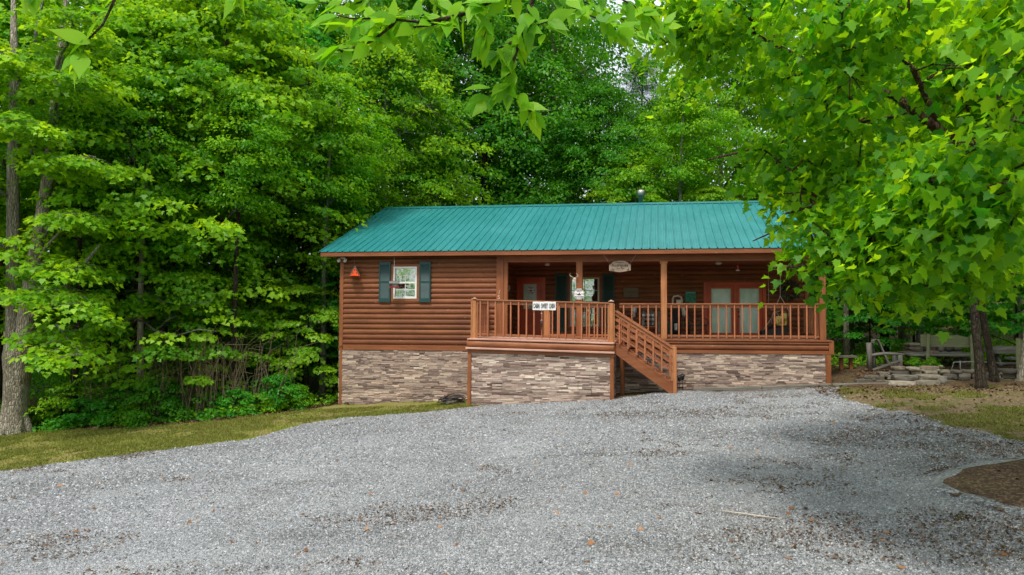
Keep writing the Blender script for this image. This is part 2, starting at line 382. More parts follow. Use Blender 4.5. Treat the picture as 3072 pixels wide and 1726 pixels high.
# ================================================================== SETTING
def m_gravel():
    m, t, o = newmat('gravel'); v = coords(t)
    vo = N(t, 'ShaderNodeTexVoronoi'); vo.inputs['Scale'].default_value = 44; t.links.new(v, vo.inputs['Vector'])
    vd = N(t, 'ShaderNodeTexVoronoi'); vd.feature = 'DISTANCE_TO_EDGE'; vd.inputs['Scale'].default_value = 44; t.links.new(v, vd.inputs['Vector'])
    sp = N(t, 'ShaderNodeSeparateColor'); t.links.new(vo.outputs['Color'], sp.inputs[0])
    c = ramp(t, sp.outputs[0], [(0, (.105, .112, .115)), (.35, (.215, .228, .235)), (.7, (.305, .32, .33)), (1, (.50, .51, .52))])
    c = mixc(t, ramp(t, vd.outputs[0], [(0, .75), (.06, 0)]), c, (.05, .055, .055))
    n1 = nz(t, v, .55, 6, .65); n2 = nz(t, v, 3.2, 5, .7); n3 = nz(t, v, 14, 4)
    # drifts of leaf litter and soil, mostly towards the trees at the right and in streaks
    md = N(t, 'ShaderNodeMath', operation='MULTIPLY'); t.links.new(n1, md.inputs[0]); t.links.new(n2, md.inputs[1])
    xz = N(t, 'ShaderNodeSeparateXYZ'); t.links.new(v, xz.inputs[0])
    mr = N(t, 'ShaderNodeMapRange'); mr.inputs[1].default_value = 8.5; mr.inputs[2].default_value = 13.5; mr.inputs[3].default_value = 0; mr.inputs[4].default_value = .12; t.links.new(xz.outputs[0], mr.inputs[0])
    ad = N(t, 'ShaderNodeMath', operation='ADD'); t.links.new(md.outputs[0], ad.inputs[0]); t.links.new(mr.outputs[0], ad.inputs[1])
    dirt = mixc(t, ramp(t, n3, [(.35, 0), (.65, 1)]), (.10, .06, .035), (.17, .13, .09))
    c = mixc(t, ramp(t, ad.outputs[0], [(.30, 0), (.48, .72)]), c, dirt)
    n5 = nz(t, v, 1.7, 5); mm = N(t, 'ShaderNodeMath', operation='MULTIPLY'); t.links.new(n5, mm.inputs[0]); t.links.new(ad.outputs[0], mm.inputs[1])
    c = mixc(t, ramp(t, mm.outputs[0], [(.24, 0), (.30, .6)]), c, (.075, .10, .02))
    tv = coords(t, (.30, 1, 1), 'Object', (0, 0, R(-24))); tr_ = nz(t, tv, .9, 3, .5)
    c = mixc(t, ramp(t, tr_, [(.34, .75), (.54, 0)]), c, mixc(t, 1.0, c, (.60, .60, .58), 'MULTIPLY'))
    c = mixc(t, ramp(t, nz(t, v, .33, 3), [(.48, 0), (.68, .6)]), c, (.40, .42, .425))
    hh = N(t, 'ShaderNodeMath', operation='MULTIPLY'); t.links.new(sp.outputs[1], hh.inputs[0]); t.links.new(ramp(t, vd.outputs[0], [(0, 0), (.12, 1)]), hh.inputs[1])
    princ(t, o, c, .85, bump(t, hh.outputs[0], .9, .02), .25); return m
def m_lawn():
    m, t, o = newmat('lawn_turf'); v = coords(t); n = nz(t, v, 1.1, 6, .65); n2 = nz(t, v, 30, 5, .7); n3 = nz(t, v, 4, 4)
    c = mixc(t, ramp(t, n2, [(.3, 0), (.7, 1)]), (.075, .095, .010), (.24, .27, .040))
    c = mixc(t, ramp(t, n, [(.40, 0), (.60, .85)]), c, (.27, .205, .10))
    c = mixc(t, ramp(t, n3, [(.58, 0), (.7, .5)]), c, (.11, .17, .012))
    princ(t, o, c, .95, bump(t, n2, .9, .02), .1); return m
def m_dirt(name, a, b, c3, green=.35):
    m, t, o = newmat(name); v = coords(t); n = nz(t, v, 13, 7, .75); n2 = nz(t, v, 1.6, 5, .65); n3 = nz(t, v, 45, 3)
    vo = N(t, 'ShaderNodeTexVoronoi'); vo.inputs['Scale'].default_value = 42; t.links.new(v, vo.inputs['Vector'])
    sp = N(t, 'ShaderNodeSeparateColor'); t.links.new(vo.outputs['Color'], sp.inputs[0])
    c = ramp(t, n, [(.3, a), (.55, b), (.75, c3)])
    c = mixc(t, ramp(t, sp.outputs[0], [(.72, 0), (.8, .55)]), c, tuple(x*1.5 for x in c3))
    c = mixc(t, ramp(t, n2, [(.5, 0), (.66, green)]), c, (.10, .125, .025))
    princ(t, o, c, .95, bump(t, n, 1, .04), .1); return m
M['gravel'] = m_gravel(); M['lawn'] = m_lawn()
M['floor'] = m_dirt('forest_floor_litter', (.030, .020, .012), (.085, .055, .032), (.17, .115, .07))
M['yard'] = m_dirt('dry_yard_soil', (.055, .040, .022), (.16, .12, .065), (.30, .23, .14), .9)
M['mulch'] = m_dirt('mulch', (.040, .026, .018), (.11, .072, .048), (.20, .14, .095), .15)

def sheet(name, x0, x1, y0, y1, st, keep, dz, mat, kind='structure'):
    xs = np.arange(x0, x1+st/2, st); ys = np.arange(y0, y1+st/2, st)
    X, Y = np.meshgrid(xs, ys); Z = GZ(X, Y)+dz
    nx, ny = len(xs), len(ys)
    cx = (X[:-1, :-1]+X[1:, 1:])/2; cy = (Y[:-1, :-1]+Y[1:, 1:])/2
    K = keep(cx, cy) if keep is not None else np.ones(cx.shape, bool)
    J, I = np.nonzero(K); a = J*nx+I
    F = np.stack([a, a+1, a+1+nx, a+nx], 1)
    used, inv = np.unique(F.ravel(), return_inverse=True)
    V = np.stack([X.ravel(), Y.ravel(), Z.ravel()], 1)[used]; n = len(F)
    me = bpy.data.meshes.new(name); me.vertices.add(len(V)); me.vertices.foreach_set('co', V.astype(np.float32).ravel())
    me.loops.add(n*4); me.loops.foreach_set('vertex_index', inv.astype(np.int32))
    me.polygons.add(n); me.polygons.foreach_set('loop_start', np.arange(0, n*4, 4, dtype=np.int32)); me.polygons.foreach_set('loop_total', np.full(n, 4, np.int32))
    me.polygons.foreach_set('use_smooth', np.ones(n, bool)); me.update(calc_edges=True)
    o = link(me, name, mat); o['kind'] = kind; return o
_r = np.random.default_rng(3)
_h = _r.uniform(0, 1, (256, 256))
def vn(x, y, s):        # value noise, 0..1
    x = np.asarray(x)*s+1000; y = np.asarray(y)*s+1000; i = np.floor(x).astype(int); j = np.floor(y).astype(int); u = x-i; v = y-j
    u = u*u*(3-2*u); v = v*v*(3-2*v); g = lambda a, b: _h[a % 256, b % 256]
    return (g(i, j)*(1-u)+g(i+1, j)*u)*(1-v)+(g(i, j+1)*(1-u)+g(i+1, j+1)*u)*v
def fbm(x, y, s): return .5*vn(x, y, s)+.3*vn(x, y, s*2.3)+.2*vn(x, y, s*5.1)
# far edge of the gravel as a curve: y limit for every x
GX = [-30, -12, -6, -2.31, -1.09, -.22, .78, 1.03, 1.67, 3.09, 4.4, 4.9, 8.2, 8.7, 10.2, 13.9, 14.2]
GY = [-26, -17.5, -12., -8.12, -7.37, -6.46, -5.44, -3.6, -2.85, -2.45, -1.9, -1.48, -1.46, -.9, -.75, -.62, -.62]
def gravel_d(x, y):
    d = np.interp(x, GX, GY)-y
    # right hand limit
    rx = np.interp(y, [-30, -19, -14.5, -12.2, -10.5, -9, -7.2, -5.2, -2.8, -1.2, 0], [24, 22, 22, 22, 22, 15.0, 14.4, 13.9, 13.5, 13.9, 14.2])
    return np.minimum(d, rx-x)
def bed(x, y): return np.hypot((x-15.1)/2.68, (y+10.9)/1.5)
def gravel_keep(x, y):
    d = gravel_d(x, y)+(fbm(x, y, .9)-.5)*.55+(vn(x, y, 9)-.5)*.30
    inb = bed(x, y) < .96
    return (d > 0) & ~inb
sheet('ground', -60, 70, -70, 90, 1.0, None, -.012, M['floor'])
EX = [-40, -12, -6.94, -4.48, -1.81, -.66, 0.0, 14.3, 16, 40]     # foot of the woods
EY = [-8, -4.6, -3.3, -3.0, -2.25, -1.2, 0.1, 0.1, -.2, -.2]
def lawn_keep(x, y):
    d = np.interp(x, EX, EY)-y+(fbm(x, y, 1.2)-.5)*.7+(vn(x, y, 8)-.5)*.25
    near = np.where((x > -1.5) & (x < 4.6), 1, 1)
    return (d > np.where(x > -2.5, .25, .1)) & (x < 5.2) & ~((x > 4.4) & (y > -1.5)) & (y > -30)
sheet('lawn', -14, 5.2, -16, 0, .07, lawn_keep, .0, M['lawn'])
def yard_keep(x, y):
    d = -.35-y+(fbm(x, y, 1.1)-.5)*.5
    return (d > 0) & (x > 13.2) & (bed(x, y) > .94)
sheet('yard', 13.2, 26, -16, 0, .1, yard_keep, .002, M['yard'])
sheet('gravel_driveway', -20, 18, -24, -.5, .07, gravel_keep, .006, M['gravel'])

def in_view(x, y, pad=1.06):
    dx = x-9.369; dy = y+18.731; d = dx*fw.x+dy*fw.y; r = dx*math.cos(yaw)+dy*math.sin(yaw)
    u = r/np.maximum(d, .1); return (d > 3) & (u > -1725/1993*pad) & (u < 1347/1993*pad)
# loose stones on the driveway
rng = np.random.default_rng(11)
n = 900000; x = rng.uniform(-4, 16, n); y = rng.uniform(-14.5, -1, n)
d = np.hypot(x-9.37, y+18.7); k = in_view(x, y) & (rng.uniform(0, 1, n) < np.clip((7.0/d)**2.2, .06, 1)) & gravel_keep(x, y)
x, y, d = x[k][:190000], y[k][:190000], d[k][:190000]; n = len(x)
s = (rng.uniform(.006, .018, n)**1)*np.clip(d/9, .9, 1.4); a = rng.uniform(0, 2*PI, n); el = rng.uniform(.6, 1.4, n)
base = np.array([(1, 0), (.2, .9), (-.9, .25), (-.3, -.85)])
V = np.zeros((n, 4, 3, 3)); ring = np.zeros((n, 4, 3)); ca, sa = np.cos(a), np.sin(a)
for q, (bx, by) in enumerate(base):
    jx = bx*rng.uniform(.6, 1.3, n)*s; jy = by*rng.uniform(.6, 1.3, n)*s*el
    ring[:, q, 0] = x+jx*ca-jy*sa; ring[:, q, 1] = y+jx*sa+jy*ca; ring[:, q, 2] = GZ(x, y)+.002+rng.uniform(0, .3, n)*s
top = np.stack([x+rng.normal(0, .25, n)*s, y+rng.normal(0, .25, n)*s, GZ(x, y)+.006+s*rng.uniform(.4, 1.0, n)], 1)
for q in range(4): V[:, q, 0] = ring[:, q]; V[:, q, 1] = ring[:, (q+1) % 4]; V[:, q, 2] = top
me = poly_mesh('gravel_stones', V.reshape(-1, 3), n*4, 3, np.repeat(np.clip(rng.normal(.5, .25, n), 0, 1), 12))
m, t, o = newmat('loose_stone'); a_ = N(t, 'ShaderNodeAttribute'); a_.attribute_name = 'tint'
cc = ramp(t, a_.outputs['Fac'], [(0, (.07, .075, .078)), (.4, (.20, .212, .22)), (.75, (.32, .335, .345)), (.95, (.50, .51, .53)), (.98, (.28, .19, .14)), (1, (.45, .46, .46))])
princ(t, o, cc, .8, None, .3); M['stone'] = m
tag(link(me, 'gravel_stones', M['stone']), 'loose grey crushed stones strewn over the driveway', 'gravel', kind='stuff')

# grass blades on the lawn
n = 420000; x = rng.uniform(-9, 5, n); y = rng.uniform(-10, -1, n)
k = lawn_keep(x, y) & in_view(x, y) & (gravel_d(x, y) < .12) & (rng.uniform(0, 1, n) < .25+.9*(fbm(x, y, 1.3) > .47))
x2 = rng.uniform(13.2, 22, 170000); y2 = rng.uniform(-9, -1, 170000); k2 = yard_keep(x2, y2) & in_view(x2, y2) & (fbm(x2, y2, .8) > .47) & (gravel_d(x2, y2) < 0)
x = np.concatenate([x[k], x2[k2]]); y = np.concatenate([y[k], y2[k2]]); n = len(x)
P = np.stack([x, y, GZ(x, y)+.002], 1); T = norm(np.array([0, 0, 1.0])+rng.normal(0, .65, (n, 3)))
Nn = rng.normal(0, 1, (n, 3)); me = leaf_mesh('grass', P, Nn, T, rng.uniform(.022, .065, n), np.array([(-.11, 0), (.11, 0), (0, 1)], float), rng.uniform(0, 1, n), 0)
LM['grass'] = leafmat('grass_blades', (.075, .095, .010), (.30, .31, .060), (.08, .11, .01), (.2, .25, .03), .3)
tag(link(me, 'grass', LM['grass']), 'short sparse grass on the strip between gravel and woods', 'grass', kind='stuff')
# fallen leaves
def litter(name, n, x, y, lab, mat, size=(.032, .082), tmpl=T_MAPLE8):
    P = np.stack([x, y, GZ(x, y)+.014], 1); Nn = norm(np.array([0, 0, 1.0])+rng.normal(0, .35, (n, 3))); T = rng.normal(0, 1, (n, 3))*np.array([1, 1, .15])
    me = leaf_mesh(name, P, Nn, T, rng.uniform(*size, n), tmpl, rng.uniform(0, 1, n), .35)
    tag(link(me, name, mat), lab, 'fallen leaves', kind='stuff')
LM['dry'] = leafmat('dry_leaves', (.14, .050, .020), (.46, .24, .11), (.2, .08, .02), (.4, .2, .06), .15, .02)
LM['brown'] = leafmat('brown_litter', (.05, .028, .016), (.20, .12, .07), (.05, .03, .01), (.1, .06, .03), .1, .02)
n = 330; x = rng.uniform(-3, 14, n); y = -13.5+12.3*rng.uniform(0, 1, n)**1.2; k = gravel_keep(x, y); x, y = x[k], y[k]
x_ = rng.uniform(-4, 15, 420000); y_ = rng.uniform(-14, -1, 420000)
ff = fbm(x_, y_*2.2, .45)*.6+fbm(x_, y_, 2.5)*.4+.10*sm(8, 13, x_)+.07*sm(-9.5, -12.5, y_)
kk = gravel_keep(x_, y_) & in_view(x_, y_) & (ff > .60) & (rng.uniform(0, 1, len(x_)) < np.clip((ff-.60)*4, 0, .38)); x_, y_ = x_[kk], y_[kk]
litter_lab = 'brown leaf crumbs and soil drifted together on the gravel'
litter('fallen_leaves', len(x), x, y, 'orange and brown dry leaves scattered over the grey gravel', LM['dry'])
litter('leaf_litter', len(x_), x_, y_, litter_lab, LM['brown'], (.012, .045), T_DIAM)
n = 16000; x = rng.uniform(13.3, 22, n); y = rng.uniform(-13, 1.5, n); k = in_view(x, y) & ((y > -2.2) | (bed(x, y) < .9) | (rng.uniform(0, 1, n) < .12)); x, y = x[k], y[k]
litter('leaf_litter', len(x), x, y, 'brown leaf litter under the trees at the right', LM['brown'], (.03, .09))
n = 26000; x = rng.uniform(-11, .3, n); y = rng.uniform(-5, 7, n); dd = y-np.interp(x, EX, EY); k = (dd > -.25) & (dd < 3.5) & (rng.uniform(0, 1, n) < np.where(dd < 1, 1, .5)); x, y = x[k], y[k]
litter('leaf_litter', len(x), x, y, 'brown leaf litter along the foot of the woods at the left', LM['brown'], (.04, .11))

# planting ring with a raised gravelly rim, at the right
mb = MB(); K = 60; prof = [(2.62, -.02), (2.60, .05), (2.54, .085), (2.44, .09), (2.36, .05), (2.34, -.05)]
for i in range(K):
    for r_, z_ in prof:
        an = 2*PI*i/K; rr = r_+.05*math.sin(an*5)+.03*math.sin(an*11); X_ = 15.1+rr*1.03*math.cos(an); Y_ = -10.9+(rr-1.0)*math.sin(an)
        mb.v.append((X_, Y_, gz(X_, Y_)-.03+z_*.8+.012*math.sin(an*17))); mb.c.append((1, 1, 1))
P6 = len(prof)
for i in range(K):
    for j in range(P6-1): mb.f.append((i*P6+j, ((i+1) % K)*P6+j, ((i+1) % K)*P6+j+1, i*P6+j+1)); mb.mi.append(0); mb.sm.append(True)
ob = mb.build('stone_kerb', M['gravel'], org=(15.1, -11, -1.2)); tag(ob, 'low curved kerb around the mulch bed at lower right', 'kerb')
sheet('mulch_bed', 12.4, 17.8, -13.7, -8.3, .1, lambda x, y: bed(x, y)+(fbm(x, y, 2)-.5)*.08 < .97, .03, M['mulch'])
# flat sleeper edging in front of the right part of the cabin and beyond
mb = MB()
for x0, x1 in ((10.3, 12.1), (12.12, 13.9), (13.92, 15.5)):
    mb.beam((x0, -.42, gz(x0, -.42)+.02), (x1, -.40, gz(x1, -.4)+.02), .14, .09)
ob = mb.build('timber_edging', M['grey_wood'], bevel=.012, org=(12, -.42, -1.3)); tag(ob, 'low weathered timber edging between gravel and stone skirting', 'edging')

# ================================================================== CABIN
cab = thing('log_cabin', (7, 4.3, -1.6), 'reddish brown log cabin with teal metal roof, stone skirting and railed front porch', 'cabin')
W_ = 14.0; WB = -.387; TOP = 2.36; PX = 4.75; BY = 2.6; BX = 4.70; RX = 13.98; HB = 8.6
lr = random.Random(4)
def logwall(mb, axis, a0, a1, pos, sgn, z0, z1, holes=(), course=.150):
    """courses of half round siding; axis 'x' runs along x at y=pos facing sgn*y, axis 'y' the other way round"""
    z = z0
    while z < z1-.01:
        zt = min(z+course, z1); h = zt-z; k = lr.uniform(.80, 1.14); mb.col = (k, k*lr.uniform(.94, 1.04), k*lr.uniform(.92, 1.06))
        segs = [(a0, a1)]
        for (h0, h1, b0, b1) in holes:
            if z+h*.5 > b0 and z+h*.5 < b1:
                ns = []
                for s0, s1 in segs:
                    if h1 <= s0 or h0 >= s1: ns.append((s0, s1)); continue
                    if h0 > s0: ns.append((s0, h0))
                    if h1 < s1: ns.append((h1, s1))
                segs = ns
        for s0, s1 in segs:
            # butt joints
            cuts = [s0]
            while cuts[-1]+4.9 < s1: cuts.append(cuts[-1]+lr.uniform(2.6, 4.8))
            cuts.append(s1)
            for c0, c1 in zip(cuts[:-1], cuts[1:]):
                pr = [(-.05, 0), (.002, 0), (.004, .012), (.024, .030), (.034, .055), (.036, .080), (.032, .108), (.022, .132), (.004, .146), (.002, .15), (-.05, .15)]
                pts = [(d, z+q/.15*h) for d, q in pr]
                if axis == 'x': ring = [(c0+.001, pos+sgn*d, zz) for d, zz in pts]; vec = (c1-c0-.002, 0, 0)
                else: ring = [(pos+sgn*d, c0+.001, zz) for d, zz in pts]; vec = (0, c1-c0-.002, 0)
                mb.prism(ring, vec)
        z = zt
    mb.col = (1, 1, 1)
WX0, WX1, WZ0, WZ1 = 1.66, 2.375, 1.12, 2.06           # small front window
mb = MB(); logwall(mb, 'x', .10, PX+.0, -.004, -1, WB+.15, TOP, [(WX0, WX1, WZ0, WZ1)]); mb.build('front_wall', M['log'], cab, col=True)
mb = MB(); logwall(mb, 'y', .0, HB, .0, -1, WB, TOP); mb.build('side_wall', M['log_y'], cab, col=True)
mb = MB(); logwall(mb, 'y', BY, HB, RX, 1, WB, TOP); mb.build('side_wall', M['log_y'], cab, col=True)
mb = MB(); logwall(mb, 'y', .06, BY+.1, BX, 1, 0, TOP); mb.build('porch_side_wall', M['log_y'], cab, col=True)
DX0, DX1, DZ1 = 4.80, 5.70, 1.87                        # entrance door with its frame
VX0, VX1, VZ0, VZ1 = 6.55, 7.50, .28, 1.86              # porch window
FX0, FX1, FZ1 = 10.80, 12.72, 1.69                      # double doors
mb = MB(); logwall(mb, 'x', BX, RX-.08, BY, -1, 0, TOP, [(DX0, DX1, -1, DZ1), (VX0, VX1, VZ0, VZ1), (FX0, FX1, -1, FZ1)]); mb.build('porch_wall', M['log'], cab, col=True)
mb = MB(); logwall(mb, 'x', 0, W_, HB, 1, WB, TOP); mb.build('back_wall', M['log'], cab, col=True)
mb = MB(); mb.box(.03, .10, -.02, .02, WB, TOP)
mb.box(.0, .115, -.045, -.021, WB+.1, TOP); mb.build('corner_board', M['trim_z'], cab, bevel=.004)
mb = MB(); mb.box(PX-.0, PX+.21, -.05, .05, WB+.15, TOP); mb.box(PX+.212, PX+.33, -.03, .09, 0, TOP-.18); mb.build('corner_board', M['trim_z'], cab, bevel=.004)
mb = MB(); mb.box(RX-.10, RX+.03, BY-.06, BY-.0, 0, TOP); mb.build('corner_board', M['trim_z'], cab, bevel=.004)
mb = MB(); mb.box(.12, 4.38, -.040, .0, WB, WB+.148); mb.build('base_board', M['trim_x'], cab, bevel=.004)
# near-black sheets stand in for the unlit rooms behind the openings
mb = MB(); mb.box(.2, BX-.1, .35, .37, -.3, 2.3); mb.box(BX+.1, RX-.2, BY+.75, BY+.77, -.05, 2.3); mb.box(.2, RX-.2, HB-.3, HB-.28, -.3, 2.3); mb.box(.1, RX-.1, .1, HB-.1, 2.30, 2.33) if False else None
mb.build('dark_room_sheet', M['dark'], cab)

# stone skirting
SP = [(.70, .60, .48), (.61, .49, .39), (.48, .36, .29), (.35, .255, .215), (.22, .16, .135), (.53, .42, .34), (.39, .30, .26), (.17, .12, .10), (.59, .46, .36), (.30, .23, .195)]
def ledge(mb, p0, p1, ztop, zbot, contrast=1., off=0):
    """courses of thin split stones between two ground plan points; zbot is a function of x, y"""
    p0 = Vector((*p0, 0)); p1 = Vector((*p1, 0)); L = (p1-p0).length; d = (p1-p0)/L; nrm = Vector((d.y, -d.x, 0))
    z = ztop; lowest = min(zbot(p0.x, p0.y), zbot(p1.x, p1.y))
    block = {}
    while z > lowest-.05:
        h = lr.choice([.027, .033, .041, .050]); s = -lr.uniform(0, .2); bi = int((ztop-z)/.14)
        while s < L:
            l = lr.choice([.12, .17, .22, .29, .36])*lr.uniform(.8, 1.2); e = min(s+l, L); q = max(s, 0)
            if e-q > .02:
                mid = p0+d*((e+q)/2)
                if z > zbot(mid.x, mid.y)-.06:
                    key = (bi, int(((s+l/2)+bi*.21)/.42)); c = block.setdefault(key, lr.choice(SP))
                    c2 = lr.choice(SP); kk_ = lr.uniform(.78, 1.2); c3 = [(.4*a+.6*b)*kk_ for a, b in zip(c, c2)]
                    av = sum(c3)/3; mb.col = tuple(max(.03, v+(av-.26)*(contrast-1)*.6) for v in c3)
                    dp = lr.uniform(.004, .028); a = p0+d*(q+.0015); b = p0+d*(e-.0015)
                    j = [lr.uniform(-.003, .003) for _ in range(4)]
                    zt, zb = z-.002, z-h+.002
                    f = [a+nrm*dp+Vector((0, 0, zb+j[0])), b+nrm*(dp+lr.uniform(-.005, .005))+Vector((0, 0, zb+j[1])), b+nrm*(dp+lr.uniform(-.006, .004))+Vector((0, 0, zt+j[2])), a+nrm*dp+Vector((0, 0, zt+j[3]))]
                    bk = [Vector((v.x, v.y, v.z))-nrm*(dp+.01) for v in f]
                    mb.add(f+bk, [(0, 1, 2, 3), (4, 5, 1, 0), (1, 5, 6, 2), (3, 2, 6, 7), (4, 0, 3, 7)])
            s += l
        z -= h
    mb.col = (.05, .04, .035)
    zb0, zb1 = zbot(p0.x, p0.y)-.3, zbot(p1.x, p1.y)-.3
    mb.add([p0+Vector((0, 0, zb0)), p1+Vector((0, 0, zb1)), p1+Vector((0, 0, ztop)), p0+Vector((0, 0, ztop))], [(0, 1, 2, 3)]); mb.col = (1, 1, 1)
mb = MB(); ledge(mb, (.09, -.006), (13.86, -.006), WB-.002, gz); mb.build('stone_skirting', M['ledge'], cab, col=True)
mb = MB(); ledge(mb, (0.0, HB), (0.0, .0), WB-.002, gz); mb.build('stone_skirting', M['ledge'], cab, col=True)
mb = MB(); ledge(mb, (13.98, .03), (13.98, HB), WB-.002, gz); mb.build('stone_skirting', M['ledge'], cab, col=True)
mb = MB(); mb.box(.02, .10, -.035, .06, gz(0, 0)-.1, WB-.003); mb.build('corner_board', M['trim_z'], cab, bevel=.004)
mb = MB(); mb.box(13.86, 14.0, -.045, .10, gz(14, 0)-.1, WB-.003); mb.box(13.95, 14.08, -.05, .10, WB, -.02); mb.build('corner_board', M['trim_z'], cab, bevel=.004)
# right porch rim: two log courses and boards
mb = MB(); logwall(mb, 'x', 8.22, 13.945, -.012, -1, -.30, -.05, course=.15); mb.build('deck_rim', M['log'], cab, col=True)
mb = MB(); mb.box(8.22, 13.945, -.05, .0, WB, -.303); mb.box(8.22, 14.02, -.065, .0, -.047, -.004); mb.build('rim_board', M['trim_x'], cab, bevel=.004)
mb = MB()
yy = .0
while yy < BY-.02: mb.box(BX+.04, 13.95, yy+.003, min(yy+.14, BY), -.035, .0); yy += .14
mb.build('porch_floor', M['deck'], cab)
mb = MB(); mb.box(BX+.0, W_+.0, .101, BY, 2.215, 2.235); mb.build('porch_ceiling', M['trim_x'], cab)
# beam under the eave
mb = MB(); mb.box(PX+.21, 14.0, -.05, .10, 2.17, TOP-.002); mb.box(PX+.215, 14.0, -.062, -.052, 2.165, 2.21); mb.build('porch_beam', M['trim_x'], cab, bevel=.005)
# posts
for i, (x0, x1) in enumerate(((7.07, 7.25), (9.45, 9.62), (13.71, 13.88))):
    mb = MB(); mb.box(x0, x1, -.06, .09, 0, 2.165)
    if i == 1: mb.box(x0-.025, x1+.025, -.075, .105, 2.10, 2.163)
    mb.build('porch_post', M['post' if i == 1 else 'trim_z'], cab, bevel=.006)

# roof
EY_, EZ, RY, RZ, OX = -.40, 2.483, 4.3, 4.499, .456
def roofprof(x0, x1):
    pts = []; x = x0; i = 0
    while x < x1+.001:
        pts += [(x-.022, 0), (x-.010, .030), (x+.010, .030), (x+.022, 0)]
        for q in (.076, .152): pts += [(x+q-.012, 0), (x+q, .004), (x+q+.012, 0)]
        x += .2286
    return [p for p in pts if p[0] <= x1]
pr = roofprof(-OX+.01, W_+OX)
def slope(ya, za, yb, zb):
    mb = MB(); n = len(pr)
    a = [(x, ya, za+h) for x, h in pr]; b = [(x, yb, zb+h) for x, h in pr]
    a2 = [(x, ya, za+h-.004) for x, h in pr]; b2 = [(x, yb, zb+h-.004) for x, h in pr]
    fs = [(i, i+1, n+i+1, n+i) for i in range(n-1)]+[(2*n+i+1, 2*n+i, 3*n+i, 3*n+i+1) for i in range(n-1)]+[(2*n+i, 2*n+i+1, i+1, i) for i in range(n-1)]
    mb.add(a+b+a2+b2, fs); return mb
rf = slope(EY_, EZ, RY, RZ).build('roof', M['roof'], cab)
slope(2*RY-EY_, EZ, RY, RZ).build('roof', M['roof'], cab)
sl_ = (RZ-EZ)/(RY-EY_)
mb = MB()
for sg in (-1, 1):
    mb.add([(-OX, RY, RZ+.045), (W_+OX, RY, RZ+.045), (W_+OX, RY+sg*.16, RZ+.03-.16*sl_), (-OX, RY+sg*.16, RZ+.03-.16*sl_), (-OX, RY, RZ+.038), (W_+OX, RY, RZ+.038), (W_+OX, RY+sg*.16, RZ+.02-.16*sl_), (-OX, RY+sg*.16, RZ+.02-.16*sl_)], [(0, 1, 2, 3), (3, 2, 6, 7), (4, 7, 6, 5), (0, 3, 7, 4), (1, 5, 6, 2)])
mb.build('ridge_cap', M['ridge'], rf)
for sg in (-1, 1):      # rake trim on both gable ends
    mb = MB(); X_ = -OX if sg < 0 else W_+OX
    mb.beam((X_, EY_, EZ+.012), (X_, RY, RZ+.012), .05, .03); mb.beam((X_, 2*RY-EY_, EZ+.012), (X_, RY, RZ+.012), .05, .03); mb.build('rake_trim', M['ridge'], rf)
    mb = MB(); Xf = X_-sg*.03
    mb.beam((Xf, EY_+.04, EZ-.075), (Xf, RY, RZ-.075), .03, .13); mb.beam((Xf, 2*RY-EY_-.04, EZ-.075), (Xf, RY, RZ-.075), .03, .13); mb.build('rake_board', M['trim_y'], rf)
mb = MB(); xs = [-OX+.01, 3.0, 5.55, 9.6, W_+OX-.01]
for a, b in zip(xs[:-1], xs[1:]): mb.box(a+.002, b-.002, EY_+.02+random.uniform(-.002, .002), EY_+.045, EZ-.135, EZ-.012)
mb.build('fascia', M['trim_x'], rf, bevel=.003)
mb = MB(); mb.box(-OX+.02, W_+OX-.02, EY_+.046, .02, EZ-.122, EZ-.10); mb.build('soffit', M['trim_x'], rf)
for X_ in (-.03, RX+.02):
    mb = MB(); mb.prism([(X_, .0, TOP), (X_, HB, TOP), (X_, RY, RZ-.16)], (.05, 0, 0)); mb.build('gable', M['log_y'], cab, col=True)
mb = MB(); mb.add([(-.4, -.3, 2.44), (W_+.4, -.3, 2.44), (W_+.4, RY, RZ-.03), (-.4, RY, RZ-.03)], [(3, 2, 1, 0)]); mb.add([(-.4, 8.9, 2.44), (W_+.4, 8.9, 2.44), (W_+.4, RY, RZ-.03), (-.4, RY, RZ-.03)], [(0, 1, 2, 3)])
mb.build('roof_deck', M['trim_y'], rf)
mb = MB(); mb.lathe([(.075, -.2), (.075, .30), (.085, .30), (.085, .33)], (8.78, RY+.25, RZ)); mb.lathe([(.085, .30), (.15, .34), (.155, .47), (.12, .52), (.05, .54)], (8.78, RY+.25, RZ)); mb.build('vent_pipe', M['steel'], rf)

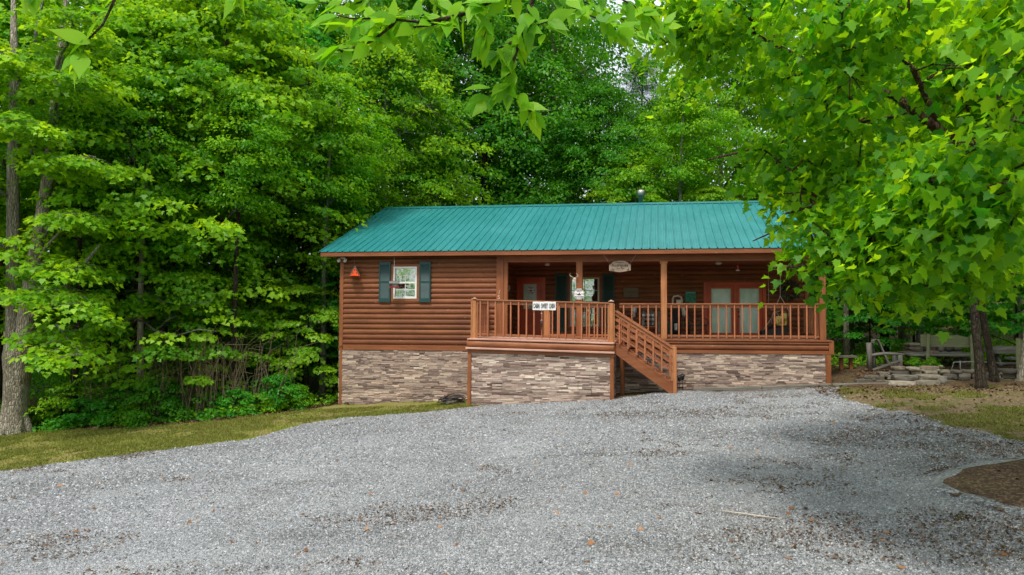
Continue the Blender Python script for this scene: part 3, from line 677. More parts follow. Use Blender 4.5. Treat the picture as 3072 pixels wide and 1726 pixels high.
# windows and doors
def shutter(x0, x1, z0, z1, y, mat):
    mb = MB(); mb.box(x0, x1, y-.03, y, z0, z1)
    f = .04; zm = z0+(z1-z0)*.50
    for a, b in ((z0, z0+.11), (z1-.08, z1), (zm-.03, zm+.03)): mb.box(x0+f, x1-f, y-.042, y-.0305, a, b)
    mb.box(x0, x0+f, y-.044, y-.0305, z0, z1); mb.box(x1-f, x1, y-.044, y-.0305, z0, z1)
    for a, b in ((z0+.11, zm-.03), (zm+.03, z1-.08)):
        k = int((b-a)/.030)
        for i in range(k):
            zz = a+(i+.5)*(b-a)/k; mb.add([(x0+f, y-.041, zz-.011), (x1-f, y-.041, zz-.011), (x1-f, y-.031, zz+.010), (x0+f, y-.031, zz+.010)], [(0, 1, 2, 3)])
    mb.build('shutter', mat, cab)
def window(x0, x1, z0, z1, y, mat, cols=2, rows=4, blind=True, trim=True):
    root = MB(); f = .055
    root.box(x0, x0+f, y-.05, y+.03, z0, z1); root.box(x1-f, x1, y-.05, y+.03, z0, z1)
    root.box(x0+f, x1-f, y-.05, y+.03, z0, z0+f+.01); root.box(x0+f, x1-f, y-.05, y+.03, z1-f, z1)
    zm = (z0+z1)/2; root.box(x0+f, x1-f, y-.035, y+.02, zm-.025, zm+.025)
    w_ = root.build('window', mat, cab, bevel=.003)
    g = MB(); g.box(x0+f, x1-f, y-.004, y+.0, zm+.025, z1-f); g.box(x0+f, x1-f, y-.012, y-.008, z0+f+.01, zm-.025); g.build('pane', M['glass'], w_)
    b = MB(); t_ = .009
    for i in range(1, cols): xx = x0+f+(x1-x0-2*f)*i/cols; b.box(xx-t_, xx+t_, y-.02, y-.013, z0+f+.01, z1-f)
    for i in range(1, rows):
        if i*2 == rows: continue
        zz = z0+f+(z1-z0-2*f)*i/rows; b.box(x0+f, x1-f, y-.0195, y-.0135, zz-t_, zz+t_)
    b.build('muntin', mat, w_)
    if blind:
        s_ = MB(); zz = z1-f
        while zz > zm-.16: s_.add([(x0+f, y+.045, zz-.03), (x1-f, y+.045, zz-.03), (x1-f, y+.068, zz), (x0+f, y+.068, zz)], [(0, 1, 2, 3)]); zz -= .034
        s_.build('blind', M['blind'], w_)
    else:
        s_ = MB(); n = 26
        for (a, b_) in ((x0+f, x0+.34), (x1-.36, x1-f)):
            vs = [(a+(b_-a)*i/n, y+.07+.018*math.sin(i*1.7), zz) for zz in (z0+f, z1-f) for i in range(n+1)]
            s_.add(vs, [(i, i+1, n+2+i, n+1+i) for i in range(n)])
        s_.build('curtain', M['blind'], w_)
    if trim:
        tr = MB(); q = .075
        tr.box(x0-q, x0-.002, y-.038, y+.02, z0-q, z1+q); tr.box(x1+.002, x1+q, y-.038, y+.02, z0-q, z1+q)
        tr.box(x0-.001, x1+.001, y-.0385, y+.02, z1+.002, z1+q); tr.box(x0-.001, x1+.001, y-.0385, y+.02, z0-q, z0-.002)
        tr.build('casing', M['trim_x'], w_)
window(WX0, WX1, WZ0, WZ1, -.01, M['white'])
shutter(1.23, 1.58, 1.02, 2.20, -.040, M['teal_shutter']); shutter(2.46, 2.80, 1.02, 2.20, -.040, M['teal_shutter'])
window(VX0, VX1, VZ0, VZ1, BY-.0, M['cream'], blind=False)
shutter(6.07, 6.46, .13, 1.98, BY-.038, M['dark_shutter']); shutter(7.60, 7.99, .13, 1.98, BY-.038, M['dark_shutter'])
def door(x0, x1, z1, gx0, gx1, gz0, gz1, y, name, label=None, glass='reflect_pane'):
    d_ = MB(); d_.box(x0, gx0, y-.02, y+.03, .02, z1); d_.box(gx1, x1, y-.02, y+.03, .02, z1); d_.box(gx0, gx1, y-.02, y+.03, .02, gz0); d_.box(gx0, gx1, y-.02, y+.03, gz1, z1)
    if gz0 > .4:
        for a, b in ((x0+.14, (x0+x1)/2-.05), ((x0+x1)/2+.05, x1-.14)): d_.box(a, b, y-.028, y-.0205, .16, gz0-.14); 
    o = d_.build(name, M['door_red'], cab, bevel=.003, label=label)
    g = MB(); g.box(gx0, gx1, y-.002, y+.004, gz0, gz1); g.build('pane', M[glass], o)
    f = MB(); q = .022
    f.box(gx0-q, gx0, y-.032, y-.0205, gz0-q, gz1+q); f.box(gx1, gx1+q, y-.032, y-.0205, gz0-q, gz1+q); f.box(gx0, gx1, y-.032, y-.0205, gz1, gz1+q); f.box(gx0, gx1, y-.032, y-.0205, gz0-q, gz0)
    f.build('glass_frame', M['cream'], o)
    s_ = MB(); s_.box(gx0, gx1, y+.02, y+.028, gz0, gz1); s_.build('curtain', M['curtain'], o)
    return o
d1 = door(4.93, 5.62, 1.76, 5.04, 5.43, .86, 1.63, BY, 'entrance_door')
k = MB(); k.lathe([(.02, 0), (.035, .02), (.03, .05)], (0, 0, 0), 10); k.v = [(5.56+x, BY-.03-z, .82+y) for x, y, z in k.v]; k.build('door_handle', M['brass'], d1)
fr = MB(); y = BY
fr.box(4.80, 4.925, y-.045, y+.02, 0, 1.87); fr.box(5.625, 5.74, y-.045, y+.02, 0, 1.87); fr.box(4.925, 5.625, y-.0445, y+.02, 1.765, 1.87); fr.build('door_frame', M['door_red'], cab, bevel=.004)
d2 = door(10.93, 11.72, 1.58, 11.06, 11.62, .12, 1.47, BY, 'porch_door'); d3 = door(11.84, 12.60, 1.58, 11.93, 12.48, .12, 1.47, BY, 'porch_door')
for d_, xx in ((d2, 10.99), (d3, 11.88)):
    k = MB(); k.lathe([(.018, 0), (.030, .02), (.026, .05)], (0, 0, 0), 10); k.v = [(xx+x, BY-.022-z, .62+y) for x, y, z in k.v]; k.build('door_handle', M['black'], d_)
    k = MB(); k.lathe([(.018, 0), (.028, .02)], (0, 0, 0), 10); k.v = [(xx+x, BY-.022-z, .76+y) for x, y, z in k.v]; k.build('door_lock', M['black'], d_)
fr = MB(); fr.box(10.80, 10.925, y-.045, y+.02, 0, 1.69); fr.box(12.605, 12.72, y-.045, y+.02, 0, 1.69); fr.box(10.925, 12.605, y-.0445, y+.02, 1.585, 1.69); fr.box(11.724, 11.836, y-.035, y+.02, 0, 1.584); fr.build('door_frame', M['door_red'], cab, bevel=.004)

# ------------------------------------------------------- railings
def bal(x, y, z0, z1, parent, w=.036, mat='rail_z'):
    mb = MB(); mb.box(x-w/2, x+w/2, y-w/2, y+w/2, z0, z1); mb.build('baluster', M[mat], parent)
def railing(p0, p1, z0, z1, n, zs=(.09, .97), skip=()):
    """level rails between two points, sloping from z0 to z1, with n balusters"""
    a = Vector((*p0, z0)); b = Vector((*p1, z1)); d = (b-a); L = d.length; u = d/L
    along = 'x' if abs(d.x) > abs(d.y) else 'y'
    mb = MB(); lo, hi = zs
    mb.beam(a+Vector((0, 0, hi+.018)), b+Vector((0, 0, hi+.018)), .13, .034); r = mb.build('railing', M['rail'], cab, bevel=.004)
    mb = MB(); mb.beam(a+Vector((0, 0, hi-.045)), b+Vector((0, 0, hi-.045)), .036, .085); mb.build('top_rail', M['rail'], r)
    mb = MB(); mb.beam(a+Vector((0, 0, lo)), b+Vector((0, 0, lo)), .038, .055); mb.build('bottom_rail', M['rail'], r)
    side = Vector((u.y, -u.x, 0)).normalized()*.036
    for i in range(n):
        q = a+d*((i+.5)/n)+side; q += Vector((random.uniform(-.006, .006), 0, 0)); bal(q.x, q.y, q.z+lo-.06, q.z+hi-.012, r, .036)
    return r
railing((8.30, 0.0), (9.44, 0.0), 0, 0, 5, (.09, .955)); railing((9.63, 0.), (13.70, 0.), 0, 0, 19, (.09, .955)); railing((6.30, 0.0), (7.06, 0.0), 0, 0, 4, (.09, .955)); railing((7.26, 0.0), (8.15, 0.), 0, 0, 4, (.09, .955))
railing((13.80, .1), (13.80, BY-.06), 0, 0, 11, (.09, .955))
mb = MB(); mb.box(6.14, 6.29, -.06, .07, 0, 1.0); mb.build('railing_post', M['post'], cab, bevel=.005)
# projecting landing (it has settled a little towards the right)
BF = -1.4; ZL, ZR = .045, -.045; XL, XR = 4.42, 8.21
def zl(x): return ZL+(ZR-ZL)*(x-XL)/(XR-XL)
mb = MB(); yy = BF-.03
while yy < -.02: mb.beam(((XL+XR)/2-1.95, yy+.07, zl(XL-.05)-.018), ((XL+XR)/2+1.93, yy+.07, zl(XR)-.018), .135, .034); yy += .14
mb.build('landing_floor', M['worn'], cab)
def rimlog(mb, a, b, r):
    n = 14; pts = [Vector(a).lerp(Vector(b), i/n)+Vector((0, 0, .004*math.sin(i*2.3))) for i in range(n+1)]; mb.tube(pts, r, 12, True)
mb = MB(); mb.beam((XL-.10, BF-.04, zl(XL)-.03), (XR+.02, BF-.04, zl(XR)-.03), .10, .035); mb.beam((XL-.14, BF-.045, zl(XL)-.268), (XR+.04, BF-.045, zl(XR)-.268), .12, .05); mb.build('landing_ledge', M['worn'], cab, bevel=.008)
mb = MB(); rimlog(mb, (XL-.11, BF+.02, zl(XL)-.145), (XR+.02, BF+.02, zl(XR)-.145), .105); mb.build('landing_rim_log', M['rail'], cab)
mb = MB(); mb.beam((XL-.10, BF-.01, zl(XL)-.34), (XR+.03, BF-.01, zl(XR)-.34), .04, .10); mb.beam((XR+.02, BF+.0, zl(XR)-.17), (XR+.02, -.05, -.17), .04, .28); mb.beam((XL-.02, BF+.0, zl(XL)-.17), (XL-.02, -.05, -.17), .04, .28); mb.build('landing_rim_board', M['trim_x'], cab, bevel=.004)
mb = MB(); ledge(mb, (XL-.0, BF+.02), (XR-.06, BF+.02), ZL-.36, gz, 1.55); mb.build('stone_skirting', M['ledge'], cab, col=True)
mb = MB(); ledge(mb, (XR-.02, BF+.06), (XR-.02, -.05), -.36, gz, 1.2); mb.build('stone_skirting', M['ledge'], cab, col=True)
mb = MB(); ledge(mb, (XL-.02, -.05), (XL-.02, BF+.06), -.36, gz, 1.2); mb.build('stone_skirting', M['ledge'], cab, col=True)
for x0, x1, y0 in ((XL-.10, XL-.0, BF-.025), (XR-.08, XR+.02, BF-.025), (XR+.12, XR+.24, -.30)):
    mb = MB(); mb.box(x0, x1, y0, y0+.10, gz((x0+x1)/2, y0)-.1, (-.02 if y0 > -1 else zl(x0)-.388)); mb.build('landing_leg', M['trim_z'], cab, bevel=.004)
r = railing((XL+.13, BF+.03), (XR-.10, BF+.03), ZL, ZR, 17, (.10, 1.0))
def rpost(x, y, z0, z1, w=.10, cap=True, trim=True):
    mb = MB(); mb.box(x-w/2, x+w/2, y-w/2, y+w/2, z0, z1)
    if trim: mb.box(x-w/2-.045, x-w/2-.006, y-.04, y+.0, z0, z1-.03); mb.box(x+w/2+.006, x+w/2+.04, y-.03, y+.01, z0, z1-.03)
    p = mb.build('railing_post', M['post'], cab, bevel=.005)
    if cap: c = MB(); c.box(x-w/2-.02, x+w/2+.02, y-w/2-.02, y+w/2+.02, z1+.037, z1+.055); c.lathe([(.045, .055), (.03, .075), (.01, .08)], (x, y, z1)); c.build('post_cap', M['worn'], p)
rpost(XL+.07, BF+.03, zl(XL)-.01, 1.045); rpost(XR-.05, BF+.03, zl(XR)-.01, .98)
railing((XL+.05, BF+.10), (XL+.05, -.05), ZL, 0, 6, (.10, 1.0))
# ------------------------------------------------------- stairs going down to the right beside the landing
sr = bpy.data.objects.new('staircase', None); COL.objects.link(sr); sr.parent = cab; ORG[sr] = ORG[cab]
for yy in (-1.27, -.30):
    st = MB(); a = Vector((8.24, yy, -.18)); b = Vector((9.78, yy, -1.28)); st.beam(a, b, .04, .27); st.beam(a+Vector((0, 0, .13)), b+Vector((0, 0, .13)), .05, .05)
    st.build('stringer', M['trim_x'], sr, bevel=.004)
for i in range(6):
    mb = MB(); xx = 8.36+i*.245; zz = -.22-i*.175; mb.box(xx+.0, xx+.23, -1.245, -.325, zz-.035, zz); mb.build('tread', M['deck'], sr)
for yy, n, pm in ((-1.29, 7, 'rail'), (-.30, 7, 'rail')):
    A = Vector((8.24, yy, .78)); B = Vector((9.77, yy, -.20)); D = (B-A)
    mb = MB(); mb.beam(A+Vector((0, 0, .0)), B, .10, .035); mb.beam(A-Vector((0, 0, .075)), B-Vector((0, 0, .075)), .035, .08)
    mb.build('stair_handrail', M['rail'], sr, bevel=.003)
    for off in (-.22, -.40, -.60):
        mb = MB(); mb.beam(A+Vector((0, -.02, off)), B+Vector((0, -.02, off*1.0)), .028, .045); mb.build('stair_lower_rail', M['rail'], sr)
    for i in range(n):
        q = A+D*((i+.6)/n); mb = MB(); mb.box(q.x-.018, q.x+.018, yy-.075, yy-.04, q.z-.78, q.z-.13); mb.build('baluster', M['rail_z'], sr)
for xx, yy in ((9.80, -1.29), (9.79, -.31)):
    mb = MB(); mb.box(xx-.045, xx+.045, yy-.045, yy+.045, gz(xx, yy)-.05, -.16); mb.box(xx-.115, xx-.05, yy-.03, yy+.01, -1.02, -.22); mb.build('newel_post', M['post'], sr, bevel=.005)

# house number fixed to the corner board
def text_mesh(s, size, mat, name, parent, loc, rz=0, sx=1.0, ex=.002, bold=0, align='CENTER', shear=0, tilt=None):
    cu = bpy.data.curves.new('text_source', 'FONT'); cu.body = s; cu.size = size; cu.align_x = align; cu.align_y = 'CENTER'; cu.extrude = ex; cu.offset = bold; cu.shear = shear
    tmp = bpy.data.objects.new('text_source', cu); COL.objects.link(tmp)
    me = bpy.data.meshes.new_from_object(tmp.evaluated_get(bpy.context.evaluated_depsgraph_get())); bpy.data.objects.remove(tmp); bpy.data.curves.remove(cu)
    o0 = ORG[parent] if parent is not None else Vector((0, 0, 0))
    mt = Matrix.Translation(Vector(loc)-o0) @ (Matrix.Rotation(rz, 4, 'Z')) @ Matrix.Rotation(PI/2, 4, 'X') @ (Matrix.Rotation(tilt, 4, 'Z') if tilt else Matrix.Identity(4)) @ Matrix.Diagonal((sx, 1, 1, 1))
    me.transform(mt); me.name = name; me.materials.clear()
    return link(me, name, mat, parent)
text_mesh('1', .16, M['number'], 'house_number', cab, (4.83, -.056, 1.31), sx=1.1, shear=.3)
text_mesh('5', .16, M['number'], 'house_number', cab, (4.83, -.056, 1.16), sx=1.1)
mb = MB(); mb.box(7.29, 7.296, BF-.016, BF-.012, -1.38, -1.06); mb.box(7.64, 7.646, BF-.016, BF-.012, -1.38, -1.06); mb.box(7.296, 7.64, BF-.016, BF-.012, -1.066, -1.06); mb.build('access_hatch', M['dark'], cab)

# ================================================================== THINGS ON AND AROUND THE CABIN
def one(mb, name, mat, org, label, cat, group=None, bevel=0, col=False):
    return tag(mb.build(name, mat, org=org, bevel=bevel, col=col), label, cat, group)
# twin floodlight under the left end of the eave
t_ = thing('floodlight', (.12, -.08, 2.33), 'twin lamp floodlight under the eave at the left end of the cabin', 'floodlight')
mb = MB(); mb.box(.05, .19, -.11, -.05, 2.30, 2.345); mb.build('bracket', M['steel'], t_)
for xx in (.02, .215):
    mb = MB(); mb.lathe([(.012, 0), (.035, .02), (.052, .06), (.055, .09), (.05, .095)], (0, 0, 0), 14)
    mb.v = [(xx+x, -.10-z*.9, 2.285+y-z*.5) for x, y, z in mb.v]; h = mb.build('lamp_head', M['white'], t_)
    mb = MB(); mb.lathe([(.047, 0), (.03, .012), (.005, .015)], (0, 0, 0), 14); mb.v = [(xx+x, -.186-z*.9, 2.237+y-z*.5) for x, y, z in mb.v]; mb.build('lens', M['lampglass'], h)
# orange birdhouse
t_ = thing('birdhouse', (.53, -.2, 1.78), 'orange wedge shaped birdhouse with three holes hanging from the eave', 'birdhouse')
def rotz(mb, c, a):
    ca, sa = math.cos(a), math.sin(a); mb.v = [(c[0]+(x-c[0])*ca-(y-c[1])*sa, c[1]+(x-c[0])*sa+(y-c[1])*ca, z) for x, y, z in mb.v]; return mb
cx0, cy0, cz0 = .53, -.20, 1.80
tri = [(cx0-.115, cy0-.09, cz0), (cx0+.115, cy0-.09, cz0), (cx0+.0, cy0-.09, cz0+.25)]
mb = MB(); mb.prism(tri, (0, .22, 0)); rotz(mb, (cx0, cy0), R(28)); mb.build('body', M['orange'], t_, bevel=.003)
mb = MB(); mb.box(cx0-.14, cx0+.14, cy0-.12, cy0+.15, cz0-.016, cz0-.001); rotz(mb, (cx0, cy0), R(28)); mb.build('base_board', M['orange'], t_)
mb = MB(); mb.beam((cx0+.135, cy0+.02, cz0+.01), (cx0+.004, cy0+.02, cz0+.275), .27, .014, (1, 0, .5)); mb.beam((cx0-.135, cy0+.02, cz0+.01), (cx0-.004, cy0+.02, cz0+.275), .24, .010, (1, 0, -.5)); rotz(mb, (cx0, cy0), R(28)); mb.build('roof_board', M['rooftin'], t_)
mb = MB()
for dx, dz in ((0, .155), (-.05, .065), (.05, .065)):
    mb.prism([(cx0+dx+.017*math.cos(a*PI/5), cy0-.093, cz0+dz+.017*math.sin(a*PI/5)) for a in range(10)], (0, .002, 0))
rotz(mb, (cx0, cy0), R(28)); mb.build('entry_hole', M['ink'], t_)
mb = MB(); mb.tube([(cx0, cy0, cz0+.27), (cx0-.02, cy0, EZ-.12)], .003, 5); mb.build('hanging_wire', M['cord'], t_)
# red feeder
t_ = thing('bird_feeder', (1.80, -.30, 1.42), 'faded red bird feeder with grey roof hanging on a cord before the small window', 'bird feeder')
fx, fy, fz = 1.80, -.30, 1.43
mb = MB(); mb.box(fx-.15, fx+.13, fy-.09, fy+.09, fz, fz+.022); mb.box(fx-.15, fx+.13, fy-.093, fy-.083, fz+.022, fz+.042); rotz(mb, (fx, fy), R(24)); mb.build('tray', M['pinkred'], t_)
mb = MB()
for a, b in ((-.09, -.075), (.075, .09)): mb.prism([(fx+a, fy-.07, fz+.022), (fx+a, fy+.07, fz+.022), (fx+a, fy+.07, fz+.14), (fx+a, fy, fz+.19), (fx+a, fy-.07, fz+.14)], (b-a, 0, 0))
rotz(mb, (fx, fy), R(24)); mb.build('end_panel', M['pinkred'], t_)
mb = MB(); mb.box(fx-.073, fx+.073, fy-.05, fy+.05, fz+.03, fz+.14); rotz(mb, (fx, fy), R(24)); mb.build('seed_box', M['lampglass'], t_)
mb = MB(); mb.beam((fx-.15, fy-.07, fz+.15), (fx+.14, fy-.07, fz+.15), .17, .012, (0, -.45, 1)); mb.beam((fx-.15, fy+.06, fz+.15), (fx+.14, fy+.06, fz+.15), .16, .012, (0, .5, 1)); mb.beam((fx-.15, fy, fz+.185), (fx+.14, fy, fz+.185), .03, .02); rotz(mb, (fx, fy), R(24)); mb.build('feeder_roof', M['rooftin'], t_)
mb = MB(); mb.tube([(fx, fy, fz+.19), (fx+.01, fy, fz+.36), (fx-.004, fy, fz+.5), (fx-.02, fy, EZ-.12)], [.007, .006, .004, .004], 6); mb.build('hanging_cord', M['rope'], t_)
# hanging family sign below the eave
t_ = thing('hanging_sign', (8.32, -.22, 1.88), 'arched light wood welcome sign with carved family name hung by cords from the eave', 'sign')
pts = [(8.02, 1.90), (8.14, 1.885), (8.22, 1.865), (8.32, 1.858), (8.42, 1.868), (8.52, 1.89), (8.62, 1.90), (8.62, 2.075)]+[(8.32+.25*math.cos(a), 2.075+.105*math.sin(a)) for a in [PI*i/10 for i in range(0, 11)]]+[(8.02, 2.075)]
mb = MB(); mb.prism([(x, -.215, z) for x, z in pts][::-1], (0, .025, 0)); b_ = mb.build('board', M['signwood'], t_)
text_mesh('Welcome', .055, M['ink'], 'lettering', t_, (8.32, -.2165, 2.125), ex=.001)
text_mesh('Rodriguez', .115, M['ink'], 'lettering', t_, (8.32, -.2165, 2.045), ex=.001, bold=.002, sx=.98)
text_mesh('Retreat', .07, M['ink'], 'lettering', t_, (8.33, -.2165, 1.965), ex=.001)
mb = MB()
for dx, h in ((-.25, .05), (-.21, .075), (-.17, .05), (.20, .05), (.24, .08)):
    for k in range(3): mb.prism([(8.32+dx-.018+.004*k, -.2165, 1.905+h*.3*k), (8.32+dx+.018-.004*k, -.2165, 1.905+h*.3*k), (8.32+dx, -.2165, 1.905+h*.3*k+h*.5)], (0, .001, 0))
mb.build('tree_motif', M['ink'], t_)
mb = MB(); mb.tube([(8.05, -.2, 2.08), (7.85, -.34, EZ-.12)], .004, 5); mb.tube([(8.59, -.2, 2.08), (8.79, -.34, EZ-.12)], .004, 5); mb.build('cord', M['rope'], t_)
# octagonal signs
def octagon(name, cx, y, cz, r, label, mat):
    t_ = thing(name, (cx, y, cz), label, 'sign')
    mb = MB(); mb.prism([(cx+r*math.cos(PI/8+i*PI/4), y-.012, cz+r*math.sin(PI/8+i*PI/4)) for i in range(8)][::-1], (0, .008, 0)); mb.build('board', mat, t_)
    mb = MB(); yy = y-.0135
    # dark rim, a dog like silhouette and lines of small letters
    for i in range(8):
        a0, a1 = PI/8+i*PI/4, PI/8+(i+1)*PI/4; r0 = r*.93; r1 = r*.88
        mb.add([(cx+r0*math.cos(a0), yy, cz+r0*math.sin(a0)), (cx+r0*math.cos(a1), yy, cz+r0*math.sin(a1)), (cx+r1*math.cos(a1), yy, cz+r1*math.sin(a1)), (cx+r1*math.cos(a0), yy, cz+r1*math.sin(a0))], [(0, 1, 2, 3)])
    bx = [(-.30, -.20), (.25, -.20), (.34, -.06), (.12, .06), (.20, .22), (.10, .24), (-.02, .08), (-.2, .04), (-.34, -.08)]
    mb.add([(cx+r*x, yy, cz+r*z) for x, z in bx], [tuple(range(len(bx)))])
    mb.build('emblem', M['ink'], t_)
    for s, dx, dz, sz in (('WARNING', 0, .66, .26), ('AREA IS', 0, .45, .24), ('24 HR', -.64, 0, .22), ('A DAY', .64, 0, .22), ('MONITORED', 0, -.42, .25), ('BY OWNER', 0, -.66, .2)):
        text_mesh(s, r*sz, M['ink'], 'lettering', t_, (cx+r*dx, yy, cz+r*dz), ex=.0006, bold=.001)
octagon('octagonal_sign', 7.155, -.066, 1.25, .165, 'white octagonal warning sign fixed to the porch post', M['signwhite'])
octagon('octagonal_sign', 5.26, BY-.035, 1.44, .145, 'greyish octagonal warning sign stuck on the glass of the entrance door', M['white'])
# banner on the railing
t_ = thing('banner', (6.40, BF-.075, .78), 'white hand lettered banner reading CABIN SWEET CABIN hung over the landing rail', 'banner')
mb = MB(); nn = 14; bx0, bx1 = 6.09, 6.71
vs = [(bx0+(bx1-bx0)*i/nn, BF-.062-.006*math.sin(i*1.1)-(.0 if k else .0), z+.004*math.sin(i*.9)) for k, z in enumerate((.79, .895, 1.012)) for i in range(nn+1)]
vs2 = [(x, y+.004, z) for x, y, z in vs]; q = len(vs)
mb.add(vs+vs2, [(k*(nn+1)+i, k*(nn+1)+i+1, (k+1)*(nn+1)+i+1, (k+1)*(nn+1)+i) for k in range(2) for i in range(nn)]+[(q+k*(nn+1)+i+1, q+k*(nn+1)+i, q+(k+1)*(nn+1)+i, q+(k+1)*(nn+1)+i+1) for k in range(2) for i in range(nn)]); mb.build('cloth', M['signwhite'], t_)
for s, xx, wdt in (('CABIN', 6.19, 1), ('SWEET', 6.405, 1), ('CABIN', 6.61, .95)):
    text_mesh(s, .17, M['ink'], 'lettering', t_, (xx, BF-.0725, .895), sx=.33*wdt, ex=.001, bold=.0035)
# wind chime below it
t_ = thing('wind_chime', (6.33, BF-.09, .32), 'dark wind chime dangling below the white banner', 'wind chime')
mb = MB(); mb.lathe([(.02, 0), (.022, .012)], (6.33, BF-.09, .70)); mb.lathe([(.022, 0), (.024, .012)], (6.33, BF-.09, .52)); mb.build('disc', M['white'], t_)
for i in range(5):
    a = i*2*PI/5; mb = MB(); mb.tube([(6.33+.018*math.cos(a), BF-.09+.018*math.sin(a), .52), (6.33+.02*math.cos(a), BF-.09+.02*math.sin(a), .36-.02*i)], .006, 6); mb.build('tube', M['black'], t_)
mb = MB(); mb.tube([(6.33, BF-.09, .31), (6.33, BF-.09, .78)], .002, 4); mb.lathe([(.004, 0), (.018, .01), (.004, .03)], (6.33, BF-.09, .30)); mb.build('string', M['cord'], t_)
# small deer skull on the post
t_ = thing('animal_skull', (7.03, -.10, 1.62), 'bleached animal skull with antlers fixed to the left porch post', 'skull')
mb = MB(); mb.rock((7.03, -.11, 1.67), .10, .06, .10, lr, pw=.8); mb.rock((7.01, -.12, 1.61), .055, .04, .09, lr, pw=.8); mb.build('skull_bone', M['bone'], t_)
for s_ in (-1, 1):
    mb = MB(); b0 = Vector((7.03+.03*s_, -.11, 1.71)); mb.tube([b0, b0+Vector((.06*s_, -.02, .04)), b0+Vector((.085*s_-.02, -.03, .09)), b0+Vector((.05*s_-.03, -.04, .12))], [.012, .010, .008, .003], 6); mb.tube([b0+Vector((.06*s_, -.02, .04)), b0+Vector((.11*s_, -.04, .05))], [.008, .002], 5); mb.build('antler', M['bone'], t_)
# plaque on the porch wall
t_ = thing('wall_plaque', (8.50, BY-.05, 1.22), 'small olive tan framed plaque hung on the shaded log wall', 'plaque')
mb = MB(); mb.box(8.28, 8.75, BY-.065, BY-.045, 1.22, 1.52); mb.build('board', M['signtan'], t_)
mb = MB(); 
for a in ((8.28, 8.75, 1.505, 1.52), (8.28, 8.75, 1.22, 1.235), (8.28, 8.295, 1.235, 1.505), (8.735, 8.75, 1.235, 1.505)): mb.box(a[0], a[1], BY-.075, BY-.0655, a[2], a[3])
mb.build('frame', M['grey_wood'], t_)
text_mesh('at peace', .07, M['ink'], 'lettering', t_, (8.52, BY-.067, 1.385), ex=.001, bold=.002); text_mesh('cabin', .035, M['ink'], 'lettering', t_, (8.52, BY-.067, 1.28), ex=.001, bold=.001)
# white plaque on the left inner porch wall
t_ = thing('letter_plaque', (BX+.05, 1.35, 1.45), 'pale cut out letter ornament on the inner wall beside the entrance door', 'ornament')
text_mesh('JO', .26, M['white'], 'letter', t_, (BX+.055, 1.55, 1.47), rz=R(90), ex=.006, bold=.004)
# wall lantern
def ceiling_light(x, y, z, label, brass_base, r=.085):
    t_ = thing('ceiling_light', (x, y, z), label, 'lamp')
    mb = MB(); mb.lathe([(r*1.1, 0), (r*1.15, -.02), (r*1.05, -.03)], (x, y, z), 20); mb.build('base', M['brass' if brass_base else 'steel'], t_)  # the flag picks a brass base, otherwise steel
    mb = MB(); mb.lathe([(r*1.0, -.03), (r*.95, -.06), (r*.6, -.085), (r*.1, -.095)], (x, y, z), 20); mb.build('lamp_shade', M['lampglass'], t_)
ceiling_light(6.08, .9, 2.215, 'round frosted ceiling lamp above the porch entrance', True); ceiling_light(11.12, .9, 2.215, 'ceiling lamp with ribbed glass before the double doors', False, .10)
t_ = thing('hummingbird_feeder', (11.63, .6, 1.9), 'small red hanging nectar feeder under the porch ceiling', 'feeder')
mb = MB(); mb.tube([(11.63, .6, 2.10), (11.63, .6, 2.215)], .003, 5); mb.build('hook', M['cord'], t_)
mb = MB(); mb.lathe([(.02, 0), (.03, -.03), (.028, -.12), (.02, -.14)], (11.63, .6, 2.11), 12); mb.build('bottle', M['red_plastic'], t_)
mb = MB(); mb.lathe([(.02, -.14), (.055, -.155), (.06, -.18), (.02, -.19)], (11.63, .6, 2.11), 12); mb.build('feeder_base', M['lampglass'], t_)
t_ = thing('wall_lantern', (8.62, BY-.1, .66), 'white cylinder lantern seen between the porch balusters', 'lantern')
mb = MB(); mb.lathe([(.075, 0), (.075, .22), (.07, .225)], (8.62, BY-.13, .72), 16); mb.build('lamp_shade', M['signwhite'], t_)
mb = MB(); mb.lathe([(.03, -.14), (.04, -.12), (.04, -.03), (.03, 0)], (8.62, BY-.13, .72), 12); mb.build('glass_jar', M['lampglass'], t_); mb = MB(); mb.box(8.59, 8.65, BY-.13, BY-.04, .70, .72); mb.build('bracket', M['black'], t_)
# green poster
t_ = thing('poster', (10.39, BY-.05, 1.05), 'green illustrated tin poster on the dark wall beside the double doors', 'poster')
mb = MB(); mb.box(10.22, 10.56, BY-.06, BY-.045, 1.03, 1.40); mb.build('sheet', M['green_sign'], t_); text_mesh('PORCH RULES', .045, M['white'], 'lettering', t_, (10.39, BY-.0625, 1.36), ex=.0008) if False else None
mb = MB(); lq = random.Random(9)
for i in range(22): xx = lq.uniform(10.25, 10.52); zz = lq.uniform(1.06, 1.27); s_ = lq.uniform(.008, .022); mb.add([(xx-s_, BY-.062, zz), (xx, BY-.062, zz-s_*.7), (xx+s_, BY-.062, zz), (xx, BY-.062, zz+s_)], [(0, 1, 2, 3)])
mb.box(10.25, 10.53, BY-.0625, BY-.0615, 1.345, 1.375); mb.build('artwork', flat('poster_pale_green', (.10, .50, .33), .5), t_)
